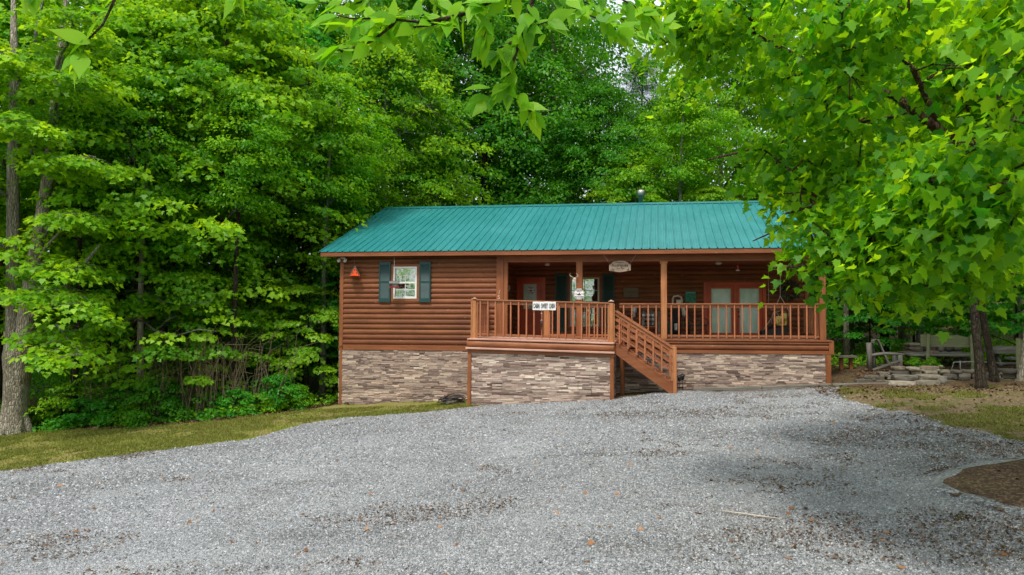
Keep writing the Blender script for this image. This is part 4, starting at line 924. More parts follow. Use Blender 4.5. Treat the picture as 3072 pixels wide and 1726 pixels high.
# wreath
t_ = thing('wreath', (13.42, BY-.1, 1.35), 'dark shaggy twig wreath with pale dried grass on the wall by the swing', 'wreath')
mb = MB()
for i in range(5): mb.torus((13.42+lr.uniform(-.015, .015), BY-.1-.015*i, 1.45+lr.uniform(-.01, .01)), (1, 0, 0), (0, 0, 1), .22+lr.uniform(-.03, .03), .022, 26, 5)
mb.build('twig_ring', M['twig'], t_)
rg = np.random.default_rng(2); n = 900; a = rg.uniform(0, 2*PI, n); rr = rg.uniform(.14, .28, n)
P = np.stack([13.42+rr*np.cos(a), BY-.12-rg.uniform(0, .07, n), 1.45+rr*np.sin(a)], 1)-np.array((13.42, BY-.1, 1.35))
me = leaf_mesh('dried_grass', P, rg.normal(0, 1, (n, 3)), np.stack([np.cos(a)*.5, -.3+0*a, np.sin(a)*.6-.7], 1)+rg.normal(0, .3, (n, 3)), rg.uniform(.07, .16, n), np.array([(-.06, 0), (.06, 0), (.09, .5), (0, 1), (-.09, .5)]), rg.uniform(0, 1, n))
LM['straw'] = leafmat('dried_grass', (.03, .03, .015), (.26, .23, .13), (.04, .04, .02), (.15, .13, .07), .15); link(me, 'dried_grass', LM['straw'], t_)
# hanging swing seat
t_ = thing('porch_swing', (12.75, 1.3, .12), 'rope hung swing seat with dark sling at the right end of the porch', 'swing')
mb = MB(); mb.tube([(12.93, 1.3, 2.215), (12.92, 1.3, 1.22)], .011, 6); mb.tube([(12.66, 1.75, 2.215), (12.66, 1.75, .9)], .009, 6)
mb.tube([(12.92, 1.3, 1.22), (12.80, 1.3, .95), (12.66, 1.25, .58), (12.40, 1.2, .20)], .011, 6); mb.tube([(12.92, 1.3, 1.22), (13.05, 1.3, 1.0), (13.17, 1.3, .78), (13.14, 1.3, .56)], .011, 6); mb.tube([(12.66, 1.75, .9), (12.85, 1.6, .75), (12.95, 1.5, .60)], .009, 6)
mb.build('rope', M['rope'], t_)
mb = MB(); P_ = [(12.30, .14), (12.36, .16), (12.55, .30), (12.70, .38), (12.86, .46), (13.08, .58), (13.14, .62)]
n = len(P_); vs = [(x, y, z-(.05 if abs(y-1.3) < .1 else 0)) for y in (.98, 1.3, 1.62) for x, z in P_]
mb.add(vs, [(k*n+i, k*n+i+1, (k+1)*n+i+1, (k+1)*n+i) for k in range(2) for i in range(n-1)]); mb.add([(12.34, 1.0, .10), (13.0, 1.0, .10), (13.12, 1.0, .35), (12.7, 1.0, .30), (12.34, 1.0, .2), (12.34, 1.6, .10), (13.0, 1.6, .10), (13.12, 1.6, .35), (12.7, 1.6, .30), (12.34, 1.6, .2)], [(0, 1, 2, 3, 4), (9, 8, 7, 6, 5), (0, 5, 6, 1), (1, 6, 7, 2), (2, 7, 8, 3), (3, 8, 9, 4), (4, 9, 5, 0)])
mb.build('sling', M['darkcloth'], t_)
mb = MB(); mb.torus((12.88, 1.15, .55), (1, 0, .15), (0, 0, 1), .24, .014, 20, 6, R(-10), R(200)); mb.build('seat_frame', M['grey_wood'], t_)
cu = thing('cushion', (12.90, 1.1, .36), 'yellow striped cushion lying in the swing seat', 'cushion')
mb = MB(); mb.rock((12.90, 1.12, .50), .36, .15, .30, lr, .2, .35); mb.rock((12.99, 1.12, .66), .18, .10, .14, lr, .5, .35); mb.build('pillow', M['yellow'], cu, bevel=.012)
mb = MB(); 
for dx in (-.07, .02, .10): mb.torus((12.88+dx, 1.12, .50), (0, 1, 0), (0, 0, 1), .105, .006, 14, 4)
mb.build('stripe', M['twig'], cu)
# wrought iron rocking chair
def arc(c, ax1, ax2, r, a0, a1, n=12): c = Vector(c); return [c+Vector(ax1)*(r*math.cos(a0+(a1-a0)*i/n))+Vector(ax2)*(r*math.sin(a0+(a1-a0)*i/n)) for i in range(n+1)]
t_ = thing('rocking_chair', (10.55, 1.4, 0), 'black metal rocking chair with curled arms on the porch before the wall poster', 'chair')
for yy in (1.12, 1.62):
    mb = MB(); mb.tube([(10.15, yy, .12), (10.3, yy, .035), (10.55, yy, .012), (10.8, yy, .03), (10.98, yy, .10)], .014, 6); mb.build('rocker', M['black'], t_)
    mb = MB(); mb.tube([(10.28, yy, .04), (10.30, yy, .36), (10.22, yy, .85)], .013, 6); mb.tube([(10.80, yy, .03), (10.78, yy, .36)], .013, 6); mb.build('leg', M['black'], t_)
    mb = MB(); mb.tube([(10.24, yy, .56), (10.5, yy, .60), (10.74, yy, .56)]+[tuple(p) for p in arc((10.74, yy, .45), (1, 0, 0), (0, 0, 1), .11, PI/2, -PI*1.1)], .012, 6); mb.torus((10.55, yy, .22), (1, 0, 0), (0, 0, 1), .12, .010, 18, 6); mb.build('arm', M['black'], t_)
mb = MB(); mb.box(10.28, 10.80, 1.12, 1.62, .34, .38); mb.build('seat', M['darkcloth'], t_, bevel=.01)
mb = MB(); mb.beam((10.30, 1.37, .38), (10.18, 1.37, .92), .46, .035, (1, 0, 0)); mb.build('backrest', M['darkcloth'], t_, bevel=.01)
# plaid pillow on a wooden chair
t_ = thing('wooden_chair', (9.15, 1.4, 0), 'dark wooden porch armchair behind the right of the stair railing', 'chair')
for xx in (8.93, 9.40):
    for yy in (1.15, 1.60): mb = MB(); mb.box(xx-.03, xx+.03, yy-.03, yy+.03, 0, .55 if yy < 1.3 else .78); mb.build('leg', M['grey_wood_z'], t_)
    mb = MB(); mb.beam((xx, 1.10, .55), (xx, 1.64, .57), .07, .03); mb.build('armrest', M['trim_y'], t_)
mb = MB(); mb.box(8.94, 9.39, 1.12, 1.62, .30, .335); mb.build('seat', M['deck'], t_); mb = MB()
for i in range(5): mb.box(8.98+i*.08, 9.04+i*.08, 1.60, 1.625, .33, .80-.03*abs(i-2))
mb.build('backrest', M['grey_wood_z'], t_)
t_ = thing('pillow', (9.07, 1.25, .34), 'black and white checked pillow on the wooden porch chair', 'pillow')
for (key, par) in (('plaid_w', 0), ('plaid_g', 1), ('plaid_b', 2)):
    mb = MB()
    n = 5
    for i in range(n):
        for j in range(n):
            kk = 0 if (i % 2 == 0 and j % 2 == 0) else (2 if (i % 2 and j % 2) else 1)
            if kk != par: continue
            def pp(u, v, s): bul = .07*(1-(2*u-1)**2)*(1-(2*v-1)**2); return (8.90+.36*u, 1.34-.12*0-s*(.01+bul)-(.0), .37+.32*v)
            for s_ in (1, -1): mb.add([pp(i/n, j/n, s_), pp((i+1)/n, j/n, s_), pp((i+1)/n, (j+1)/n, s_), pp(i/n, (j+1)/n, s_)], [(0, 1, 2, 3) if s_ > 0 else (3, 2, 1, 0)])
    mb.build({'plaid_w': 'white_check', 'plaid_g': 'grey_check', 'plaid_b': 'black_check'}[key], M[key], t_)
# tall dark cart with pale hood and mop
t_ = thing('porch_cart', (9.98, 1.9, 0), 'tall dark cart with a pale arched hood standing behind the porch rail', 'cart')
mb = MB(); mb.box(9.84, 10.06, 1.85, 2.1, .08, .84); mb.build('body', M['darkcloth'], t_, bevel=.02)
mb = MB(); mb.tube([(9.82, 1.83, .9), (9.82, 1.83, 1.16), (9.86, 1.83, 1.23), (9.98, 1.83, 1.25), (10.08, 1.83, 1.20), (10.10, 1.83, 1.0)], .028, 8); mb.box(9.93, 10.07, 1.82, 1.9, .9, 1.12); mb.build('hood', M['lampglass'], t_)
mb = MB(); mb.lathe([(.05, 0), (.05, .03)], (0, 0, 0), 12); mb.v = [(9.86+x, 1.9+z, .05+y) for x, y, z in mb.v]; mb.build('wheel', M['black'], t_); mb = MB(); mb.box(9.87, 9.96, 1.80, 1.849, .20, .40); mb.build('label_patch', M['white'], t_)
t_ = thing('mop', (10.17, 1.9, 0), 'upturned mop with white string head leaning behind the porch rail', 'mop')
mb = MB(); mb.tube([(10.12, 1.9, 0.0), (10.15, 2.0, .62)], .011, 6); mb.build('handle', M['grey_wood_z'], t_)
mb = MB(); mb.rock((10.155, 1.98, .80), .14, .09, .36, lr, 0, .6); mb.build('mop_head', M['bone'], t_, bevel=.01)
t_ = thing('folding_chair', (9.70, 1.6, 0), 'dark green folded chair leaning upright behind the middle porch post', 'chair')
mb = MB(); mb.box(9.68, 9.82, 1.62, 1.66, .02, .48); mb.build('seat_panel', M['dark_shutter'], t_); mb = MB()
for xx in (9.67, 9.83): mb.tube([(xx, 1.68, 0), (xx, 1.74, .86)], .012, 6)
mb.build('frame', M['black'], t_)
# path lights
def path_light(x, y, h, label):
    t_ = thing('path_light', (x, y, gz(x, y)), label, 'lamp', 'solar path lights at the foot of the stairs'); z = gz(x, y)
    mb = MB(); mb.tube([(x, y, z-.05), (x, y, z+h*.62)], .009, 6); mb.build('stake', M['black'], t_)
    mb = MB(); mb.lathe([(.018, .60*h), (.045, .66*h), (.055, .84*h), (.05, .86*h)], (x, y, z), 10); mb.build('lantern_cage', M['black'], t_)
    mb = MB(); mb.lathe([(.085, .86*h), (.08, .875*h), (.03, .97*h), (.008, h)], (x, y, z), 12); mb.build('cap', M['black'], t_)
path_light(9.93, -.75, .42, 'nearer lower dark path light beside the stair foot'); path_light(10.03, -.35, .45, 'taller dark path light by the stone skirting behind the stair foot')
# heap of dark cable on the grass by the skirting, tap above it
mb = MB(); z0 = gz(3.8, -.9)
for i in range(11): mb.torus((3.75+lr.uniform(-.12, .12), -.85+lr.uniform(-.08, .08), z0+.03+i*.012), (1, lr.uniform(-.3, .3), lr.uniform(-.06, .14)), (0, 1, lr.uniform(-.1, .3)), lr.uniform(.20, .36), .010, 20, 5)
one(mb, 'coiled_hose', M['black'], (3.75, -.85, z0), 'tangled black hose lying on the grass against the stone skirting', 'hose')
t_ = thing('garden_tap', (4.22, -.05, -1.0), 'dark outdoor tap on the stone skirting left of the landing', 'tap')
mb = MB(); mb.tube([(4.22, -.0, -.86), (4.22, -.10, -.86), (4.22, -.11, -.92)], .016, 7); mb.build('spout', M['black'], t_); mb = MB(); mb.torus((4.22, -.06, -.80), (1, 0, 0), (0, 1, 0), .04, .008, 12, 5); mb.tube([(4.22, -.06, -.86), (4.22, -.06, -.80)], .007, 5); mb.tube([(4.22, -.11, -.92), (4.18, -.10, -1.1), (4.20, -.10, -1.25)], .010, 5); mb.build('handle', M['black'], t_)

# ------------------------------------------------------------------ terrace at the right
SC = [(.17, .15, .12), (.24, .21, .17), (.13, .12, .10), (.30, .26, .20), (.20, .16, .12), (.11, .10, .085)]
def drywall(mb, p0, p1, zb, zt, thick=.3, seed=1):
    rr = random.Random(seed); L = math.hypot(p1[0]-p0[0], p1[1]-p0[1]); dx, dy = (p1[0]-p0[0])/L, (p1[1]-p0[1])/L; rz = math.atan2(dy, dx)
    s0 = 0; row = 0; z = 0
    while z < 1.2:
        h = rr.uniform(.09, .17); s = -rr.uniform(0, .2); any_ = False
        while s < L:
            l = rr.uniform(.18, .55); c = s+l/2; x = p0[0]+dx*c; y = p0[1]+dy*c
            b = zb(x, y)+z
            if b+h*.6 < zt(c/L) and 0 <= c <= L:
                k = rr.uniform(.8, 1.25); q = rr.choice(SC); mb.col = tuple(v*k for v in q); hh = h*rr.uniform(.8, 1.2); th = thick*rr.uniform(.8, 1.25)
                mb.rock((x, y+rr.uniform(-.03, .03), b+h/2), l*1.02, th, hh*1.08, rr, rz+rr.uniform(-.06, .06), .38); any_ = True
                if rr.random() < .3: mb.rock((x+l*.5, y-.1, b+h), .10, .12, .07, rr, 0, .5)
            s += l
        z += h*.9
        if not any_ and z > .2: break
    mb.col = (1, 1, 1)
base = lambda x, y: gz(x, -.6)-.04
mb = MB(); drywall(mb, (14.35, -.05), (15.7, -.02), base, lambda c: -1.15+.36*c, .3, 2); drywall(mb, (15.6, -.05), (19.6, -.02), base, lambda c: -.74+.04*math.sin(c*9), .34, 5)
one(mb, 'dry_stone_wall', M['rock'], (17, -.05, -1.15), 'low dry laid grey stone wall holding the terrace at the right', 'stone wall', bevel=.012, col=True)
mb = MB(); rr = random.Random(8)
for (x0, x1, y0, z0, z1) in ((15.25, 15.95, -.62, -1.17, -1.02), (15.95, 16.55, -.58, -1.17, -1.0), (15.45, 16.05, -.42, -1.02, -.88), (16.05, 16.6, -.40, -1.01, -.86), (16.5, 16.75, -.45, -1.16, -.88)):
    mb.col = rr.choice(SC[:4]); mb.col = tuple(1.5*v for v in mb.col); mb.rock(((x0+x1)/2, y0+.1, (z0+z1)/2), x1-x0, .42, (z1-z0)*1.1, rr, 0, .25)
one(mb, 'stone_steps', M['rock'], (16, -.4, -1.15), 'two broad flat stone steps leading up to the terrace', 'steps', bevel=.014, col=True)
# plank bench seen from behind
t_ = thing('plank_bench', (17.5, 1.4, gz(17.5, 1.4)), 'long olive weathered bench with one wide plank as back, seen from behind', 'bench')
mb = MB(); n = 24; top = [(16.82+1.46*i/n, 1.38, .115+.012*math.sin(i*.8)-.05*math.sin(PI*max(0, (i-16)/8)) ) for i in range(n+1)]
mb.prism([(16.82, 1.38, -.215), (18.28, 1.38, -.235)]+top[::-1], (0, .05, 0)); mb.build('backrest', M['olive_board'], t_, bevel=.004)
for x0, x1 in ((17.02, 16.92), (18.16, 18.12)):
    mb = MB(); mb.beam((x0, 1.33, .13), (x1, 1.20, gz(17, 1.3)-.03), .075, .06); mb.build('leg', M['olive_board'], t_, bevel=.006)
    mb = MB(); mb.beam((x0, 1.95, -.50), (x1, 2.0, gz(17, 1.9)-.03), .08, .08); mb.build('leg', M['grey_wood_z'], t_)
mb = MB(); mb.box(16.55, 18.5, 1.45, 1.95, -.50, -.44); mb.build('seat', M['grey_wood'], t_, bevel=.01)
t_ = thing('plank_bench', (19.9, 1.0, gz(19.9, 1)), 'second olive plank bench cut off by the right edge of the picture', 'bench')
mb = MB(); mb.box(19.25, 21, 1.0, 1.05, -.30, .02); mb.build('backrest', M['olive_board'], t_); 
for xx in (19.2, 20.7):
    mb = MB(); mb.beam((xx, .96, .06), (xx-.04, .88, -1.0), .10, .07); mb.build('leg', M['olive_board'], t_)
mb = MB(); mb.box(19.1, 21, 1.1, 1.5, -.55, -.49); mb.build('seat', M['grey_wood'], t_)
# rustic log armchair
gl = gz(15.8, 1.6)
t_ = thing('log_armchair', (15.8, 1.6, gl), 'rustic grey driftwood armchair made of rough logs and slabs', 'chair')
for xx, yy, z1 in ((15.40, 1.35, -.12), (15.62, 1.75, -.22), (16.24, 1.35, -.46), (16.24, 1.85, -.46)):
    mb = MB(); mb.tube([(xx, yy, gl-.04), (xx+.01, yy, (gl+z1)/2), (xx-.01, yy, z1)], [.08, .065, .07], 9, jit=.4); mb.build('leg', M['grey_wood_z'], t_)
mb = MB(); mb.tube([(15.35, 1.35, -.50), (15.8, 1.35, -.43), (16.35, 1.34, -.45)], [.035, .045, .035], 8, jit=.3); mb.tube([(15.62, 1.85, -.46), (16.35, 1.85, -.45)], .04, 8); mb.build('armrest', M['grey_wood'], t_)
mb = MB()
for i in range(4): mb.beam((15.66+.03*i, 1.38+.13*i, -.04), (15.95+.05*i, 1.38+.13*i, -.78), .12, .04, (1, 0, .4))
mb.beam((15.52, 1.40, -.10), (15.70, 1.85, -.06), .10, .07); mb.build('backrest', M['grey_wood_z'], t_)
mb = MB()
for i in range(4): mb.beam((15.75, 1.36+.14*i, -.78), (16.28, 1.36+.14*i, -.70), .11, .035)
mb.beam((15.42, 1.36, -.92), (16.22, 1.30, -.62), .05, .05); mb.build('seat', M['grey_wood'], t_)
t_ = thing('slab_stool', (14.98, 2.2, gz(14.98, 2.2)), 'small dark slab stool just right of the cabin corner', 'stool'); z = gz(14.98, 2.2)
mb = MB(); mb.box(14.72, 15.28, 2.0, 2.4, -.60, -.55); mb.build('top', M['grey_wood'], t_)
for xx in (14.85, 15.12): mb = MB(); mb.beam((xx, 2.2, z-.03), (xx, 2.2, -.6), .09, .12); mb.build('leg', M['trim_z'], t_)
# woodpile and outdoor hearth behind the bench
zt = gz(18, 3.2); mb = MB(); drywall(mb, (17.1, 3.2), (18.9, 3.2), lambda x, y: zt-.05, lambda c: zt+.62+.12*math.sin(c*5), .6, 12)
one(mb, 'stone_hearth', M['rock'], (18, 3.2, zt), 'dark outdoor hearth of stacked stones behind the plank bench', 'hearth', bevel=.014, col=True)
t_ = thing('wood_table', (17.5, 2.5, zt), 'long rough slab table behind the plank bench', 'table'); zt = gz(17.5, 2.5)
mb = MB(); mb.prism([(16.7, 2.35, -.50), (18.75, 2.35, -.52), (18.75, 2.35, -.46), (17.6, 2.35, -.455), (16.7, 2.35, -.44)], (0, .5, 0)); mb.build('tabletop', M['grey_wood'], t_)
for xx in (16.95, 17.55, 18.5): mb = MB(); mb.tube([(xx, 2.6, zt-.03), (xx+.03, 2.6, -.5)], [.06, .05], 8, jit=.3); mb.build('leg', M['grey_wood_z'], t_)
# thin metal frame and red tool handle
t_ = thing('metal_stand', (17.7, 1.0, gz(17.7, 1)), 'thin rusty wire stand in front of the hearth', 'stand'); z = gz(17.7, 1)
mb = MB(); mb.tube([(17.43, .9, z), (17.50, .9, -.62), (18.0, .9, -.60), (18.35, .9, -.61)], .012, 5); mb.tube([(17.66, .88, z), (17.66, .88, -.58)], .012, 5); mb.build('wire_frame', M['rope'], t_)
t_ = thing('red_shovel', (17.15, 1.7, z), 'red shovel leaning behind the left leg of the bench', 'shovel')
mb = MB(); mb.tube([(17.12, 1.75, -.8), (17.34, 1.75, -.33)], .016, 6); mb.build('handle', M['red_plastic'], t_); mb = MB(); mb.beam((17.08, 1.75, -.88), (17.22, 1.75, -.6), .16, .02, (0, 1, 0)); mb.build('blade', M['red_plastic'], t_)
t_ = thing('blue_tub', (16.32, 2.0, gz(16.3, 2)), 'small blue plastic tub beside the log armchair', 'tub'); z = gz(16.3, 2)
mb = MB(); mb.lathe([(.10, z), (.13, z+.26), (.14, z+.27), (.12, z+.27), (.09, z+.02)], (16.36, 2.0, 0), 14); mb.build('tub_wall', flat('blue_plastic', (.01, .10, .32), .4), t_)
# covered picnic table at the edge
gp = gz(19.8, 2.4)
t_ = thing('picnic_table', (19.9, 2.4, gp), 'weathered picnic table with pale mossy top at the right edge', 'table')
mb = MB(); mb.prism([(19.15, 2.0, -.44), (20.9, 2.0, -.44), (20.9, 2.0, -.37), (20.3, 2.0, -.31), (19.7, 2.0, -.23), (19.45, 2.0, -.25), (19.2, 2.0, -.33)], (0, .9, 0)); mb.build('tabletop', M['grey_wood'], t_, bevel=.01)
for xx in (19.35, 20.6):
    for s_ in (-1, 1): mb = MB(); mb.beam((xx, 2.45, -.44), (xx+.1*s_, 2.45+.45*s_, gp-.02), .09, .05, (1, 0, 0)); mb.build('leg', M['grey_wood_z'], t_)
for yy in (1.75, 3.05): mb = MB(); mb.box(19.0, 20.9, yy-.12, yy+.12, -.72, -.68); mb.build('seat', M['grey_wood'], t_)
# a fallen stick on the gravel
mb = MB(); mb.tube([(10.05, -11.35, gz(10, -11.3)+.03), (10.3, -11.5, gz(10.3, -11.5)+.035), (10.62, -11.62, gz(10.6, -11.6)+.025)], [.006, .008, .005], 5)
one(mb, 'fallen_stick', M['bone'], (10.3, -11.5, -1.4), 'thin pale stick lying on the gravel at the right', 'stick')

# ================================================================== VEGETATION
def limb_pts(rng, a, b, sag=.12, n=6):
    a = np.array(a, float); b = np.array(b, float); L = np.linalg.norm(b-a); ts = np.linspace(0, 1, n)
    p = a+(b-a)*ts[:, None]; p[:, 2] += np.sin(ts*PI)*L*sag; p[1:-1] += rng.normal(0, L*.025, (n-2, 3)); return p
class Proto: pass
def make_tree(seed, H, Rc, zb, nclump, npc, leaf, tmpl, cr=.62, r0=.17, nlimb=22, shape='oval', droop=.5, flatk=.12, lean=(0, 0), out=.6, twigs=True, hang=.5):
    rng = np.random.default_rng(seed); p = Proto(); mb = MB()
    k = 9; zs = np.linspace(0, H*.96, k); off = np.cumsum(rng.normal(0, .035*H/8, (k, 2)), 0)*np.linspace(0, 1, k)[:, None]
    sp = np.stack([off[:, 0]+lean[0]*zs/H, off[:, 1]+lean[1]*zs/H, zs], 1)
    rad = [r0*(1.35 if i == 0 else 1)*(1-.93*zs[i]/(H))**.8 for i in range(k)]
    sp[0, 2] = -.25; mb.tube(sp, rad, 9, jit=.12)
    # clumps on a crown surface
    u = rng.uniform(0, 1, nclump); zc = zb+(H-zb)*u**(.9)
    tt = (zc-zb)/(H-zb)
    prof = {'oval': np.sin(np.clip(tt*.90+.09, 0, 1)*PI)**.6, 'cone': (1-tt)**.75*.95+.1, 'flat': np.sqrt(np.clip(1-tt**2.2, .05, 1))}[shape]
    az = rng.uniform(0, 2*PI, nclump); lob = 1+.24*np.sin(az*3+seed+zc*.5)+.22*np.sin(az*5+zc*1.7+seed*2)+.10*np.sin(az*9-zc*2.9)
    rr = Rc*prof*lob*np.sqrt(rng.uniform(.22, 1.0, nclump))
    trunk = lambda z: np.array([np.interp(z, zs, sp[:, 0]), np.interp(z, zs, sp[:, 1])])
    tx = np.interp(zc, zs, sp[:, 0]); ty = np.interp(zc, zs, sp[:, 1])
    C = np.stack([tx+rr*np.cos(az), ty+rr*np.sin(az), zc], 1)
    # limbs
    nodes = []
    for i in range(nlimb):
        z = zb*.55+(H*.9-zb*.55)*(i+rng.uniform(0, 1))/nlimb; a = i*2.4+rng.uniform(-.5, .5); t_ = np.clip((z-zb)/(H-zb)+.12, 0.05, 1)
        L = Rc*.85*{'oval': max(.3, math.sin(t_*.9*PI+.1)), 'cone': (1-t_)**.7+.1, 'flat': 1.0}[shape]
        s = np.array([*trunk(z), z]); e = s+np.array([L*math.cos(a), L*math.sin(a), L*(.45 if shape != 'flat' else .2)])
        q = limb_pts(rng, s, e, .08); w_ = max(.014, rad[min(k-1, int(z/H*k))]*.42)
        mb.tube(q, np.linspace(w_, .008, len(q)), 5); nodes.append(q[2:])
    nodes = np.concatenate(nodes)
    if twigs:
        for c in C[::2]:
            d = ((nodes-c)**2).sum(1); j = nodes[np.argmin(d)]
            if d.min() < (Rc*.9)**2: mb.tube(limb_pts(rng, j, c, .06, 4), [.012, .009, .006, .003], 3, cap=False)
    me = bpy.data.meshes.new('trunk'); me.from_pydata(mb.v, [], mb.f); me.polygons.foreach_set('use_smooth', mb.sm); me.update(); p.trunk = me
    P, Nn, T, Sz, ti = spray(rng, C, cr, npc, leaf, droop, out, (0, 0), flatk, hang=hang, tilt=.62)
    p.crown = leaf_mesh('crown', P, Nn, T, Sz, tmpl, ti); return p
PR = {
 'mapleA': make_tree(21, 12.5, 3.4, 2.5, 470, 72, .125, T_MAPLE, .50, .13),
 'mapleB': make_tree(22, 12.0, 3.1, 2.7, 430, 72, .125, T_MAPLE, .50, .12),
 'broadA': make_tree(23, 14.0, 3.2, 3.0, 580, 70, .12, T_OVATE, .50, .15, droop=.5, flatk=.2),
 'broadB': make_tree(24, 15.0, 3.6, 4.6, 560, 74, .125, T_OVATE, .56, .17, droop=.4, flatk=.2),
 'under': make_tree(25, 4.6, 2.3, .9, 120, 70, .12, T_MAPLE, .48, .05, 12, 'flat', .3, .06, out=.9),
 'underB': make_tree(28, 3.6, 1.8, .5, 110, 60, .11, T_OVATE, .42, .035, 10, 'flat', .35, .10, out=.8),
 'pine': make_tree(26, 15.5, 2.3, 6.0, 210, 260, .20, T_NEEDLE, .50, .17, 26, 'cone', -.1, .25, hang=-.2),
 'thin': make_tree(27, 13.0, 1.7, 8.2, 150, 80, .12, T_OVATE, .50, .13, 10, 'oval', .35, .2),
 'shrub': make_tree(29, 1.15, .75, .05, 46, 44, .085, T_OVATE, .22, .018, 9, 'flat', .3, .15, twigs=False),
 'shrubB': make_tree(30, .8, .7, .02, 40, 46, .10, T_MAPLE8, .22, .014, 9, 'flat', .3, .15, twigs=False),
}
def tree(kind, x, y, h, rz, mat, bk, name, label, cat='tree', group=None, sx=1.0, z=None):
    pr_ = PR[kind]; o = bpy.data.objects.new(name, None); COL.objects.link(o); o.location = (x, y, gz(x, y) if z is None else z); o.rotation_euler = (0, 0, rz); o.scale = (h*sx, h*sx, h)
    tag(o, label, cat, group)
    for me, nm, m_ in ((pr_.trunk, 'trunk', M[bk]), (pr_.crown, 'crown', LM[mat])):
        if not me.materials: me.materials.append(m_)
        c = bpy.data.objects.new(nm, me); COL.objects.link(c); c.parent = o
        c.material_slots[0].link = 'OBJECT'; c.material_slots[0].material = m_
    return o
GL = 'trees of the woods left of the cabin'; GB = 'trees of the woods behind the cabin'; GR = 'trees of the woods right of the cabin'
